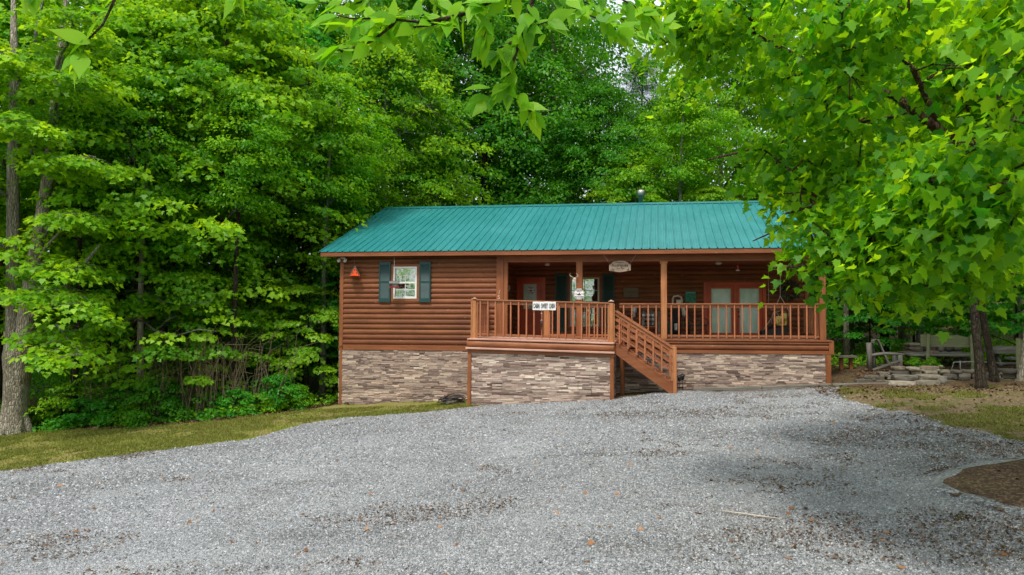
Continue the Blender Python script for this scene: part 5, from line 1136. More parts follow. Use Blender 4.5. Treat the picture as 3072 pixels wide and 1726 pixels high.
tl = [
 # kind, x, y, scale, rot, leaf, bark, name, label, group
 ('mapleB', -9.6, -1.6, 1.05, .4, 'mid', 'bark_dark', 'maple_tree', 'leafy maple cut off by the left edge, behind the stout double stemmed one', GL),
 ('mapleB', -5.9, -.9, 1.0, 2.1, 'mid', 'bark_dark', 'maple_tree', 'slim dark stemmed maple standing just right of the stout double stemmed one', GL),
 ('mapleA', -4.6, .9, 1.12, 3.7, 'bright', 'bark_dark', 'maple_tree', 'bright green maple whose layered boughs spread over the middle of the left woods', GL),
 ('mapleA', -7.7, 2.4, 1.25, 5.1, 'mid', 'bark', 'maple_tree', 'tall mid green maple deep behind the left bank of shrubs', GL),
 ('broadA', -3.4, 3.8, .90, 1.0, 'yellow', 'bark_dark', 'hickory_tree', 'yellow green drooping tree rising directly left of the cabin roof', GL),
 ('broadA', -1.5, 6.9, 1.08, 4.0, 'bright', 'bark_pale', 'hickory_tree', 'light green tree behind the left end of the cabin roof', GL),
 ('mapleB', -5.2, 5.8, 1.3, .9, 'blue', 'bark', 'maple_tree', 'cool green tall tree high in the left woods', GL),
 ('mapleA', -11.5, 3.5, 1.35, 2.7, 'bright', 'bark', 'maple_tree', 'pale topped maple at the upper left corner of the picture', GL),
 ('thin', -6.5, -2.3, .74, .3, 'mid', 'bark_dark', 'forest_tree', 'slim dark trunk at the forest edge just right of the stout double stemmed maple', GL),
 ('thin', -2.8, -.9, .72, 1.3, 'mid', 'bark_dark', 'forest_tree', 'slim dark trunk standing behind the bramble tangle', GL),
 ('thin', -1.4, 1.7, .80, 2.3, 'mid', 'bark_pale', 'forest_tree', 'slim pale trunk in the dark gap left of the cabin', GL),
 ('thin', -4.85, -1.9, .74, 3.3, 'mid', 'bark', 'forest_tree', 'thin grey trunk at the forest edge in the middle of the left woods', GL),
 ('broadB', -9.6, 8.5, 1.4, .2, 'mid', 'bark', 'forest_tree', 'tall tree far back in the left woods', GL),
 ('broadB', -4.5, 11.0, 1.65, 1.2, 'deep', 'bark', 'forest_tree', 'dark tall tree between the left woods and the roof ridge', GL),
 ('broadB', -14.5, 9.5, 1.2, 2.2, 'deep', 'bark', 'forest_tree', 'tall dark tree filling the far upper left background', GL),
 ('broadB', .8, 13.5, 1.37, 3.2, 'deep', 'bark_dark', 'forest_tree', 'dark green tree with forked stems above the left third of the roof', GB),
 ('broadB', 4.2, 15.0, 1.42, 4.4, 'deep', 'bark', 'forest_tree', 'dense dark green tree above the middle of the roof', GB),
 ('broadA', 6.6, 13.0, .95, 5.4, 'deep', 'bark_dark', 'forest_tree', 'rounded dark tree right behind the ridge left of the vent pipe', GB),
 ('pine', 8.4, 17.5, 1.02, .6, 'pine', 'bark_dark', 'pine_tree', 'dark bluish pine rising behind the vent pipe', GB),
 ('thin', 10.3, 10.4, .95, 1.6, 'mid', 'bark_pale', 'forest_tree', 'straight pale bare trunk right of the vent pipe', GB),
 ('broadA', 12.6, 15.5, 1.22, 2.6, 'mid', 'bark', 'forest_tree', 'mid green tree behind the pale bare trunk', GB),
 ('mapleA', 11.6, 10.6, .60, 3.3, 'yellow', 'bark', 'maple_tree', 'small yellow green maple peeping over the ridge right of the vent pipe', GB),
 ('mapleB', 8.3, 11.4, .80, .3, 'bright', 'bark', 'maple_tree', 'bright young maple peeping over the ridge near the vent pipe', GB),
 ('mapleA', 14.2, 11.5, .68, 1.3, 'yellow', 'bark', 'maple_tree', 'yellow green maple over the right end of the ridge', GB),
 ('broadB', 15.8, 16.0, 1.34, 5.9, 'mid', 'bark', 'forest_tree', 'tall tree behind the right end of the roof', GB),
 ('broadA', -2.3, 17.5, 1.7, 2.4, 'mid', 'bark', 'forest_tree', 'tall mid green tree at the back, left of the sky gaps', GB),
 ('broadB', 9.6, 20.5, .95, 1.9, 'mid', 'bark', 'forest_tree', 'farthest tall tree below the widest sky gap', GB),
 ('broadB', 2.0, 20.5, 1.37, .9, 'mid', 'bark', 'forest_tree', 'thin topped tall tree in front of the sky at top centre', GB),
 ('broadA', 19.8, 8.5, .95, .7, 'mid', 'bark', 'forest_tree', 'mid green tree behind the right corner post of the porch', GR),
 ('broadB', 17.2, 5.6, .80, 2.5, 'deep', 'bark_dark', 'forest_tree', 'dark trunked tree behind the driftwood armchair', GR),
 ('thin', 18.0, 4.6, .80, 3.1, 'mid', 'bark_pale', 'forest_tree', 'slender pale speckled trunk rising behind the plank bench', GR),
 ('thin', 15.6, 4.4, .80, 4.1, 'mid', 'bark', 'forest_tree', 'thin grey trunk just right of the porch corner', GR),
 ('thin', 16.3, 6.4, .84, 5.1, 'mid', 'bark', 'forest_tree', 'second thin grey trunk behind the driftwood armchair', GR),
 ('mapleA', 22.5, 5.6, .9, 4.9, 'mid', 'bark_dark', 'maple_tree', 'mid green maple behind the picnic table', GR),
 ('mapleB', 24.5, 11.5, 1.34, 1.1, 'deep', 'bark', 'maple_tree', 'tall dark maple at the far right', GR),
 ('broadB', 20.6, 13.5, 1.22, 3.3, 'deep', 'bark', 'forest_tree', 'tall dark tree deep in the right woods', GR),
]
for a in tl: tree(a[0], a[1], a[2], a[3], a[4], a[5], a[6], a[7], a[8], 'tree', a[9])
GU = 'young understory trees'
ul = [
 ('under', -4.2, -1.2, .92, 2.8, 'bright', 'flat boughed young maple in the middle of the left forest edge'),
 ('under', -1.7, 1.3, .82, 5.2, 'yellow', 'yellow leaved young tree leaning from the woods towards the cabin'),
 ('under', -1.3, 3.3, .98, .9, 'blue', 'cool green young tree right beside the left wall of the cabin'),
 ('underB', -7.3, -.2, .9, 4.2, 'deep', 'dark sapling in the shade behind the left forest edge'),
 ('under', -1.5, 5.6, 1.1, 3.2, 'mid', 'young tree behind the left rear corner of the cabin'),
 ('under', 16.4, 4.6, .72, 1.2, 'blue', 'flat boughed green sapling above the driftwood armchair'),
 ('under', 20.6, 3.8, .86, 2.4, 'blue', 'green sapling above the picnic table'),
 ('underB', 15.2, 6.6, 1.0, .4, 'deep', 'dark sapling behind the right end of the porch'),
 ('under', 18.6, 6.8, 1.0, 5.3, 'mid', 'sapling in the dark woods behind the plank bench'),
 ('under', 15.4, 9.5, 1.2, 2.0, 'bright', 'bright young tree seen between the right porch posts'),
]
for k, x, y, h, rz, m_, lab in ul: tree(k, x, y, h, rz, m_, 'bark_dark', 'sapling', lab, 'tree', GU)
# shrubs along the foot of the left woods
rng = np.random.default_rng(44); i = 0
ORD = ['first', 'second', 'third', 'fourth', 'fifth', 'sixth', 'seventh', 'eighth', 'ninth', 'tenth', 'eleventh', 'twelfth', 'thirteenth', 'fourteenth', 'fifteenth', 'sixteenth', 'seventeenth', 'eighteenth', 'nineteenth', 'twentieth', 'twenty first', 'twenty second']
for xx in np.arange(-8.8, -.5, .42):
    yb = float(np.interp(xx, EX, EY))+.45+rng.uniform(-.1, .35); kd = 'shrub' if rng.random() < .5 else 'shrubB'
    tree(kd, float(xx+rng.uniform(-.15, .15)), yb, float(rng.uniform(.55, 1.0)), float(rng.uniform(0, 6)), ['mid', 'deep', 'blue', 'bright'][int(rng.integers(0, 4))], 'bark_dark', 'shrub', 'knee high leafy shrub, %s from the left in the bank along the left woods' % ORD[i], 'shrub', 'shrubs along the foot of the left woods'); i += 1
for xx, yy, lab in ((16.55, 1.1, 'green weedy shrub beside the left leg of the plank bench'), (16.95, 1.0, 'yellow green weed growing over the stone wall by the bench leg')):
    tree('shrub', xx, yy, .33, 1.0, 'mid', 'bark_dark', 'shrub', lab, 'shrub')
# ivy and seedlings: ground cover
n = 26000; x = rng.uniform(-11, 0, n); y = rng.uniform(-5, 8, n); dd = y-np.interp(x, EX, EY); k = (dd > .1) & (dd < 4) & (rng.uniform(0, 1, n) < np.where(dd < .9, 1, .35)) & (fbm(x, y, 1.3) > .38)
x2 = rng.uniform(14.3, 24, 9000); y2 = rng.uniform(2.5, 12, 9000); x = np.concatenate([x[k], x2]); y = np.concatenate([y[k], y2]); n = len(x)
P = np.stack([x, y, GZ(x, y)+rng.uniform(.03, .28, n)], 1)
me = leaf_mesh('ground_cover', P, norm(np.array([0, -.3, 1.0])+rng.normal(0, .5, (n, 3))), rng.normal(0, 1, (n, 3))*np.array([1, 1, .3]), rng.uniform(.05, .12, n), T_MAPLE8, rng.uniform(0, 1, n))
tag(link(me, 'ground_cover', LM['mid']), 'ivy and seedlings covering the forest floor', 'ground cover', kind='stuff')
# bramble stems tangled at the left edge
mb = MB(); rb = random.Random(5)
for i in range(230):
    x0 = rb.choice([rb.gauss(-3.2, .7), rb.uniform(-6.5, -1.2)]); y0 = float(np.interp(x0, EX, EY))+rb.uniform(.45, 1.5); z0 = gz(x0, y0); h = rb.uniform(.8, 2.6); dx = rb.uniform(-.5, 1.3)*h*.5; dy = rb.uniform(-.7, .3)
    mb.tube([(x0, y0, z0), (x0+dx*.25+rb.uniform(-.1, .1), y0+dy*.3, z0+h*.45), (x0+dx*.6, y0+dy*.7, z0+h*.85), (x0+dx*1.1, y0+dy, z0+h*rb.uniform(.75, 1.05))], [.011, .009, .006, .003], 4, cap=False)
M['stem'] = flat('dead_stem', (.22, .17, .10), .9, var=.3)
tag(mb.build('bramble_stems', M['stem'], org=(-3, -1, -2.1)), 'tangle of thin bare bramble stems in the shade of the left woods', 'brambles', kind='stuff')
# far woods closing the view all around
def woods(name, n, fx_, lab, mat, seed, size=.42, npc=26, cr=1.3):
    rg = np.random.default_rng(seed); C = fx_(rg, n); P, Nn, T, Sz, ti = spray(rg, C, cr, npc, size, .5, .3, (9, 0), .4)
    me = leaf_mesh(name, P, Nn, T, Sz, T_DIAM, ti); tag(link(me, name, LM[mat]), lab, 'woods', kind='stuff')
def fback(rg, n):
    x = rg.uniform(-34, 50, n); y = 25+rg.uniform(0, 9, n); z = GZ(x, y)+rg.uniform(0, 1, n)**1.2*(14.5+2.5*np.sin(x*.5)); return np.stack([x, y, z], 1)
def fleft(rg, n):
    x = -19-rg.uniform(0, 6, n); y = rg.uniform(-16, 30, n); return np.stack([x, y, -2.5+rg.uniform(0, 22, n)], 1)
def fright(rg, n):
    x = 28+rg.uniform(0, 6, n); y = rg.uniform(-22, 30, n); return np.stack([x, y, -1+rg.uniform(0, 14, n)], 1)
def frear(rg, n):
    x = rg.uniform(-30, 48, n); y = -44-rg.uniform(0, 8, n); return np.stack([x, y, -1.5+rg.uniform(0, 1, n)**1.3*10], 1)
def fnear(rg, n):
    x = rg.uniform(-18, -3, n); y = rg.uniform(8, 16, n); return np.stack([x, y, -2+rg.uniform(0, 1, n)**1.5*7], 1)
woods('woods', 2100, fback, 'deep green mass of far woods behind the cabin and trees', 'deep', 1)
woods('woods', 1500, fleft, 'dark mass of woods beyond the left trees', 'deep', 2)
woods('woods', 900, fright, 'mass of woods beyond the right trees', 'deep', 3)
woods('woods', 1500, frear, 'woods on the far side of the clearing', 'mid', 4)
def fgap(rg, n):
    x = rg.uniform(-18, -6.5, n); y = rg.uniform(2.5, 8, n); return np.stack([x, y, -2.2+rg.uniform(0, 1, n)**1.3*3.2], 1)
woods('woods', 260, fgap, 'shaded undergrowth behind the stout tree at the left edge', 'deep', 6, .14, 90, .6)
woods('woods', 500, fnear, 'dim undergrowth deep among the left trunks', 'deep', 5, .2, 60, .8)

# ------------------------------------------------------------------ stout double stemmed maple at the left edge
tx, ty = -6.94, -3.53; tz = gz(tx, ty)
t_ = thing('maple_tree', (tx, ty, tz), 'stout grey maple at the left edge whose trunk forks into two tall stems', 'tree')
mb = MB(); J = .10
mb.tube([(tx-.02, ty, tz-.2), (tx, ty, tz+.06), (tx-.01, ty, tz+.35), (tx-.02, ty, tz+.9), (tx+.0, ty, tz+1.5), (tx+.02, ty, tz+1.95), (tx+.0, ty, tz+2.35)], [.46, .37, .29, .265, .285, .31, .27], 20, jit=.22)
for a in range(7): an = a*2*PI/7+.3; mb.tube([(tx+.16*math.cos(an), ty+.16*math.sin(an), tz+.5), (tx+.27*math.cos(an), ty+.27*math.sin(an), tz+.12), (tx+.48*math.cos(an), ty+.48*math.sin(an), tz-.08)], [.10, .11, .05], 8)
mb.tube([(tx-.10, ty, tz+1.5), (tx-.17, ty+.03, tz+2.4), (tx-.25, ty+.05, tz+3.6), (tx-.30, ty+.05, tz+5.2), (tx-.32, ty, tz+7), (tx-.38, ty, tz+9), (tx-.5, ty, tz+12)], [.21, .175, .155, .145, .13, .10, .04], 14, jit=.2)
mb.tube([(tx+.08, ty, tz+1.3), (tx+.17, ty-.02, tz+2.2), (tx+.26, ty-.03, tz+3.1), (tx+.34, ty, tz+4.0), (tx+.48, ty, tz+5.0), (tx+.69, ty, tz+6.4), (tx+.79, ty, tz+7.9), (tx+.9, ty, tz+9.2), (tx+1.1, ty, tz+12)], [.22, .20, .19, .165, .145, .125, .11, .085, .03], 14, jit=.2)
mb.tube([(tx+.28, ty-.02, tz+2.9), (tx+.83, ty-.1, tz+3.2), (tx+1.4, ty-.2, tz+3.62), (tx+2.1, ty-.3, tz+4.3), (tx+2.7, ty-.5, tz+4.75)], [.085, .07, .058, .04, .02], 9, jit=.2)
mb.tube([(tx+.35, ty-.02, tz+4.0), (tx+1.0, ty-.3, tz+4.7), (tx+1.9, ty-.5, tz+5.4)], [.06, .045, .02], 8); mb.tube([(tx-.3, ty, tz+3.2), (tx-1.0, ty-.2, tz+3.9), (tx-1.9, ty-.4, tz+4.6)], [.06, .045, .02], 8)
mb.build('trunk', M['bark'], t_)
mb = MB()
rg = np.random.default_rng(77)
boughs = [((.3, 0, 2.5), (3.0, -1.2, 2.1)), ((.2, 0, 3.3), (2.9, -1.3, 3.3)), ((.3, 0, 3.9), (2.6, -.9, 4.1)), ((.4, 0, 4.8), (2.9, -1.1, 5.3)), ((-.2, 0, 4.6), (-1.6, -1.6, 5.0)),
          ((.6, 0, 6.0), (3.0, -1.0, 6.8)), ((-.3, 0, 6.0), (-1.5, -1.8, 6.6)), ((.4, 0, 6.9), (2.0, -2.0, 7.4)), ((.7, 0, 7.8), (2.8, -1.0, 8.8)), ((-.3, 0, 7.6), (-1.6, -1.4, 8.4)), ((0.2, 0, 8.5), (.9, -1.9, 9.2)), ((.8, 0, 9), (2.2, -.8, 10.4)), ((-.4, 0, 9), (-1.2, -1, 10.6)), ((.2, .2, 6), (.8, 2.2, 7)), ((-.3, .2, 7), (-1.5, 2.0, 8.2)), ((.5, .2, 8), (2, 2, 9.4)), ((-.2, .1, 5), (-2, 1.2, 5.8)), ((.2, 0, 10), (.4, .4, 12.5))]
C = []
for a, b in boughs:
    q = limb_pts(rg, np.array(a)+(tx, ty, tz), np.array(b)+(tx, ty, tz), .14, 8); mb.tube(q, np.linspace(.045, .008, 8), 6)
    d = np.array(b)-np.array(a); L = np.linalg.norm(d[:2]); pr2 = np.array([-d[1], d[0], 0])/max(L, .1)
    for s in np.linspace(.38, 1.05, 9):
        for sd in (-1, 0, 1):
            if sd and rg.random() < .25: continue
            w_ = (.75*math.sin(min(s, 1)*PI*.8))*rg.uniform(.6, 1.2)
            i0 = min(s, 1)*7; j = int(min(i0, 6)); pt = q[j]+(q[j+1]-q[j])*(i0-j)
            c = pt+pr2*sd*w_+rg.normal(0, .07, 3)+np.array([0, 0, -.12*abs(sd)]); C.append(c)
            if sd: mb.tube([pt, (pt+c)/2+np.array([0, 0, .05]), c], [.011, .008, .004], 4, cap=False)
mb.build('branch', M['bark_pale'], t_)
C = np.array(C)
P, Nn, T, Sz, ti = spray(rg, C, .36, 46, .125, .55, .5, (tx, ty), .10)
link(leaf_mesh('crown', P-np.array((tx, ty, tz)), Nn, T, Sz, T_MAPLE, np.clip(ti+.1, 0, 1)), 'crown', LM['bright'], t_)
# dead lichen covered boughs reaching out of the left woods
t_ = thing('bare_branch', (-5.9, -1.4, 0.2), 'long pale dead boughs reaching right out of the left woods', 'branch')
mb = MB(); mb.tube([(-5.9, -1.2, .25), (-5.2, -1.6, .55), (-4.4, -1.9, .18), (-3.6, -2.1, .08), (-2.9, -2.2, .25), (-2.3, -2.3, .20)], [.035, .03, .026, .022, .016, .008], 7, jit=.3)
mb.tube([(-4.4, -1.9, .18), (-4.0, -2.0, .5), (-3.7, -2.0, .62)], [.018, .013, .006], 6); mb.tube([(-3.9, -2.0, .45), (-3.95, -2.0, .70), (-3.7, -2.0, .85)], [.01, .008, .004], 5)
mb.tube([(-6.0, -1.2, 1.3), (-5.2, -1.5, 1.35), (-4.3, -1.8, 1.0), (-3.4, -1.9, .92), (-2.7, -2.0, 1.0)], [.03, .026, .022, .015, .006], 7, jit=.3); mb.build('bough', M['bark_pale'], t_)
# leaning trunk near the cabin and three dark trunks at the right
def bare_trunk(pts, rad, bk, label, boughs, mat='mid', seed=1, leaf=.12):
    o = thing('forest_tree', pts[0], label, 'tree'); mb = MB(); mb.tube(pts, rad, 14, jit=.2); rgg = np.random.default_rng(seed); C = []
    for b in boughs:
        b = np.array(b, float); p = np.array(pts, float); z = b[2]-1.0; s = np.array([np.interp(z, p[:, 2], p[:, 0]), np.interp(z, p[:, 2], p[:, 1]), z]); q = limb_pts(rgg, s, b, .1, 7); mb.tube(q, np.linspace(.05, .008, 7), 6)
        for s_ in q[3:]:
            for _ in range(5): c = s_+rgg.normal(0, .45, 3)*np.array([1, 1, .4]); C.append(c)
    mb.build('trunk', M[bk], o)
    P, Nn, T, Sz, ti = spray(rgg, np.array(C), .42, 46, leaf, .5, .5, tuple(pts[0][:2]), .12); link(leaf_mesh('crown', P-np.array(pts[0]), Nn, T, Sz, T_MAPLE, ti), 'crown', LM[mat], o)
x, y = 17.16, -1.39; z = gz(x, y)
def ringb(x, y, z0, r, n, s): rq = random.Random(s); return [(x+r*rq.uniform(.6, 1)*math.cos(i*2.4), y+r*rq.uniform(.6, 1)*math.sin(i*2.4), z0+i*.55) for i in range(n)]
bare_trunk([(x+.02, y, z-.15), (x, y, z+.1), (x-.03, y, z+.7), (x-.10, y, z+1.6), (x-.16, y+.05, z+3), (x-.15, y+.05, z+6), (x, y, z+9)], [.22, .14, .105, .10, .09, .07, .03], 'bark_dark', 'dark trunk standing in front of the stone wall, nearest of three at the right', ringb(x, y, 4.2, 2.2, 9, 1), seed=3)
x, y = 17.95, -.37; z = gz(x, y)
bare_trunk([(x+.03, y, z-.15), (x, y, z+.1), (x-.10, y, z+.8), (x-.24, y, z+1.7), (x-.36, y, z+3), (x-.45, y, z+6), (x-.4, y, z+8.5)], [.18, .12, .085, .08, .07, .06, .03], 'bark_dark', 'slightly leaning dark trunk, middle one of three at the right', ringb(x-.3, y, 4.4, 2.0, 8, 2), seed=4)
x, y = 18.60, .0; z = gz(x, -.3)
bare_trunk([(x-.05, y-.3, z-.15), (x, y-.3, z+.1), (x+.12, y-.3, z+.8), (x+.20, y-.3, z+1.7), (x+.26, y-.3, z+3), (x+.3, y, z+6), (x+.5, y, z+8.5)], [.16, .09, .06, .055, .05, .04, .02], 'bark', 'slender trunk curving right, rightmost of three before the stone wall', ringb(x+.3, y, 4.6, 1.9, 8, 3), seed=5)
x, y = -2.45, 4.0; z = gz(x, y)
bare_trunk([(x+.1, y, z-.1), (x+.05, y, z+.4), (x-.02, y, z+1), (x+.03, y, z+2), (x+.15, y, z+4), (x+.2, y, z+6), (x+.2, y, z+9)], [.2, .15, .12, .11, .10, .07, .02], 'bark_pale', 'pale trunk standing in the gap between left woods and cabin', ringb(x, y, 3.4, 2.0, 9, 4), 'mid', 6)

# ------------------------------------------------------------------ foreground maple at the right
tx, ty = 15.2, -11.0; tz = gz(tx, ty)
t_ = thing('maple_tree', (tx, ty, tz), 'large foreground maple whose leafy boughs hang down over the right side', 'tree')
mb = MB(); mb.tube([(tx, ty, tz-.2), (tx, ty, tz+.15), (tx, ty, tz+.8), (tx-.05, ty, tz+1.8), (tx-.1, ty-.05, tz+3), (tx-.1, ty, tz+5), (tx, ty, tz+7.5), (tx, ty, tz+9.6)], [.42, .33, .27, .25, .22, .16, .09, .02], 18, jit=.2); mb.build('trunk', M['bark'], t_)
limbs = [
 [(15.1, -11, 1.3), (14.2, -11.3, 1.65), (13.24, -11.64, 1.97), (12.49, -11.94, 2.23), (11.99, -12.21, 2.43), (11.59, -12.28, 2.74), (11.19, -12.33, 2.94), (10.78, -12.29, 3.12), (10.31, -12.16, 3.46), (9.98, -11.91, 3.72)],
 [(11.96, -12.22, 2.46), (11.9, -12.23, 2.65), (11.67, -12.47, 2.92), (11.31, -12.73, 3.19), (11.02, -12.98, 3.39), (10.8, -13.1, 3.6)],
 [(15.1, -11, 1.1), (14.0, -11.5, 1.5), (13.02, -11.75, 1.66), (11.92, -11.89, 1.73), (11.62, -12.03, 1.78), (11.05, -12.11, 1.81), (10.55, -12.26, 1.67)],
 [(15.1, -11, .9), (13.9, -12.0, 1.2), (12.74, -12.28, 1.26), (11.99, -12.37, 1.32), (11.39, -12.45, 1.26), (10.79, -12.52, 1.17), (10.4, -12.57, 1.14)],
 [(15.1, -11, 2.6), (14.07, -10.17, 3.28), (13.08, -10.31, 3.64), (12.04, -9.92, 3.32), (11.07, -9.53, 3.06), (10.04, -9.65, 2.8)],
 [(15.1, -11, 1.9), (14.0, -9.6, 2.3), (12.8, -8.6, 2.5), (11.6, -8.0, 2.2), (10.9, -7.7, 1.9)],
 [(15.1, -11, 2.2), (14.2, -12.8, 3.0), (13.2, -14.0, 3.4), (12.2, -15.0, 3.3)],
 [(15.1, -11, 3.6), (13.6, -11.2, 4.8), (12.2, -11.6, 5.6), (11.0, -11.8, 5.9)], [(15.1, -11, 4.2), (14, -9, 5.5), (13, -7.6, 6)], [(15.1, -11, 3), (16.8, -10, 4.2), (18.6, -9.4, 4.8)], [(15.1, -11, 3.4), (16.2, -12.6, 4.6), (17.2, -14, 5)], [(15.1, -11, 4), (16.2, -9, 5.4), (17, -7.4, 5.8)], [(15, -11, 5), (15, -13, 6.5), (14.6, -14.8, 6.6)]]
mb = MB(); nod = []
for L in limbs:
    L = np.array(L); 
    k = len(L); r0 = .075 if len(L) > 6 else .06
    if L is not None: mb.tube(L, np.linspace(r0 if k != 6 or L[0][2] != 2.46 else .035, .010, k), 9, jit=.15)
    for a, b in zip(L[:-1], L[1:]): nod += [a+(b-a)*s for s in (0, .33, .66)]
nod = np.array(nod)
TIPS = [(9.2, -12.3, 3.6), (9.3, -12.2, 3.3), (9.5, -11.8, 3.6), (9.6, -11.5, 3.2), (9.9, -11.5, 3.0), (10.0, -11.9, 2.6), (9.75, -11.7, 2.35), (10.0, -11.2, 2.4), (10.5, -11.6, 2.4), (10.9, -12.0, 2.1),
 (10.7, -11.2, 2.2), (10.2, -11.6, 1.9), (10.4, -11.8, 1.7), (10.6, -12.2, 1.6), (10.9, -12.0, 1.4), (10.3, -12.7, 1.15), (10.4, -12.9, 1.15), (10.7, -12.3, 1.3), (11.0, -12.1, 1.3), (11.1, -12.5, 1.2),
 (10.7, -13.3, .95), (10.9, -13.1, 1.0), (11.2, -12.9, 1.15), (11.3, -13.2, .95), (11.7, -13.0, 1.0), (11.8, -13.2, 1.1), (12.2, -12.8, 1.05), (11.1, -13.5, 1.4), (11.3, -13.9, 1.25), (11.5, -14.1, 1.3),
 (10.9, -13.7, 1.6), (11.0, -14.2, 1.7), (11.2, -14.6, 1.9), (11.3, -14.7, 2.2), (11.2, -14.3, 2.4), (11.0, -13.8, 2.8), (10.6, -13.6, 2.9), (10.3, -13.3, 3.2), (9.9, -12.9, 3.4), (9.5, -12.6, 3.6),
 (10.0, -12.9, 2.9), (10.4, -13.0, 2.6), (10.7, -13.4, 2.3), (10.7, -12.6, 2.4), (10.3, -12.1, 2.7), (11.6, -14.2, 1.6), (11.4, -14.5, 1.4), (11.5, -11.0, 3.5), (12.3, -10.4, 3.1), (11.1, -10.6, 3.9),
 (12.9, -10.3, 2.3), (12.0, -9.9, 1.9), (12.2, -12.4, 3.4), (11.7, -12.0, 3.8), (11.0, -9.4, 2.9), (11.6, -8.2, 2.6), (12.6, -7.4, 2.8), (12.8, -9.0, 1.9), (13.4, -8.0, 2.1), (14.2, -7.0, 2.6), (10.2, -11.0, 4.6), (10.0, -12.6, 4.3), (10.6, -9.6, 4.6)]
FG = []; rgt = np.random.default_rng(31); bough2 = []
for tp in TIPS:
    tp = np.array(tp); tp[2] += (.22 if tp[0] < 11.05 else .0) if tp[2] < 1.35 else .1; tp[0] += .42 if tp[2] < 2.25 and tp[0] < 11.2 else (.62 if tp[2] < 3.25 and tp[0] < 10.6 else .15); d = ((nod-tp)**2).sum(1)+3*np.maximum(0, tp[2]-nod[:, 2]+.0)**0*0; 
    inner = nod[(np.hypot(nod[:, 0]-tx, nod[:, 1]-ty) < np.hypot(tp[0]-tx, tp[1]-ty)-.3)]; j = inner[np.argmin(((inner-tp)**2).sum(1))]
    q = limb_pts(rgt, j, tp, .10, 6); bough2.append(q); L_ = np.linalg.norm(tp-j)
    for s in np.linspace(.25, 1, max(3, int(L_*5.5))):
        i0 = s*5; k_ = int(min(i0, 4)); c = q[k_]+(q[k_+1]-q[k_])*(i0-k_)
        for _ in range(2 if s > .9 else 4): FG.append(c+rgt.normal(0, .20*(1.25-s), 3))
# the denser mass nearer the trunk
for cc, rr_, nn_ in (((15.3, -10.9, 5.0), (4.2, 4.6, 3.4), 430), ((13.7, -11.0, 3.0), (1.5, 2.0, 1.2), 200), ((13.2, -9.2, 3.2), (1.8, 1.8, 1.2), 120), ((12.8, -12.6, 3.0), (.9, 1.3, .9), 60), ((12.3, -11.3, 3.7), (1.3, 1.4, .8), 80)):
    d = norm(rgt.normal(0, 1, (nn_, 3)))*(rgt.uniform(.15, 1, nn_)**.45)[:, None]; FG += list(np.array(cc)+d*np.array(rr_))
FG = np.array(FG); FG = FG[FG[:, 2] > .8]; FG = FG[np.hypot(FG[:, 0]-9.37, FG[:, 1]+18.7) > 3.4]
for q in bough2: mb.tube(q, np.linspace(.02, .004, 6), 5)
nod = np.concatenate([nod]+bough2)
rg = np.random.default_rng(3)
for c in FG:
    d = ((nod-c)**2).sum(1); q = nod[np.argmin(d)]
    mb.tube(limb_pts(rg, q, c, .08, 4), [.011, .008, .005, .0025], 4, cap=False)
mb.build('branch', bark('young_maple_bark', (.05, .028, .018), (.12, .07, .045), (.22, .15, .10), .1), t_)
P, Nn, T, Sz, ti = spray(rg, FG, .25, 20, .090, .5, .3, (tx, ty), .32, tilt=.8, hang=1.5)
link(leaf_mesh('crown', P-np.array((tx, ty, tz)), Nn, T, Sz, T_MAPLE, ti, .35), 'crown', LM['front'], t_)

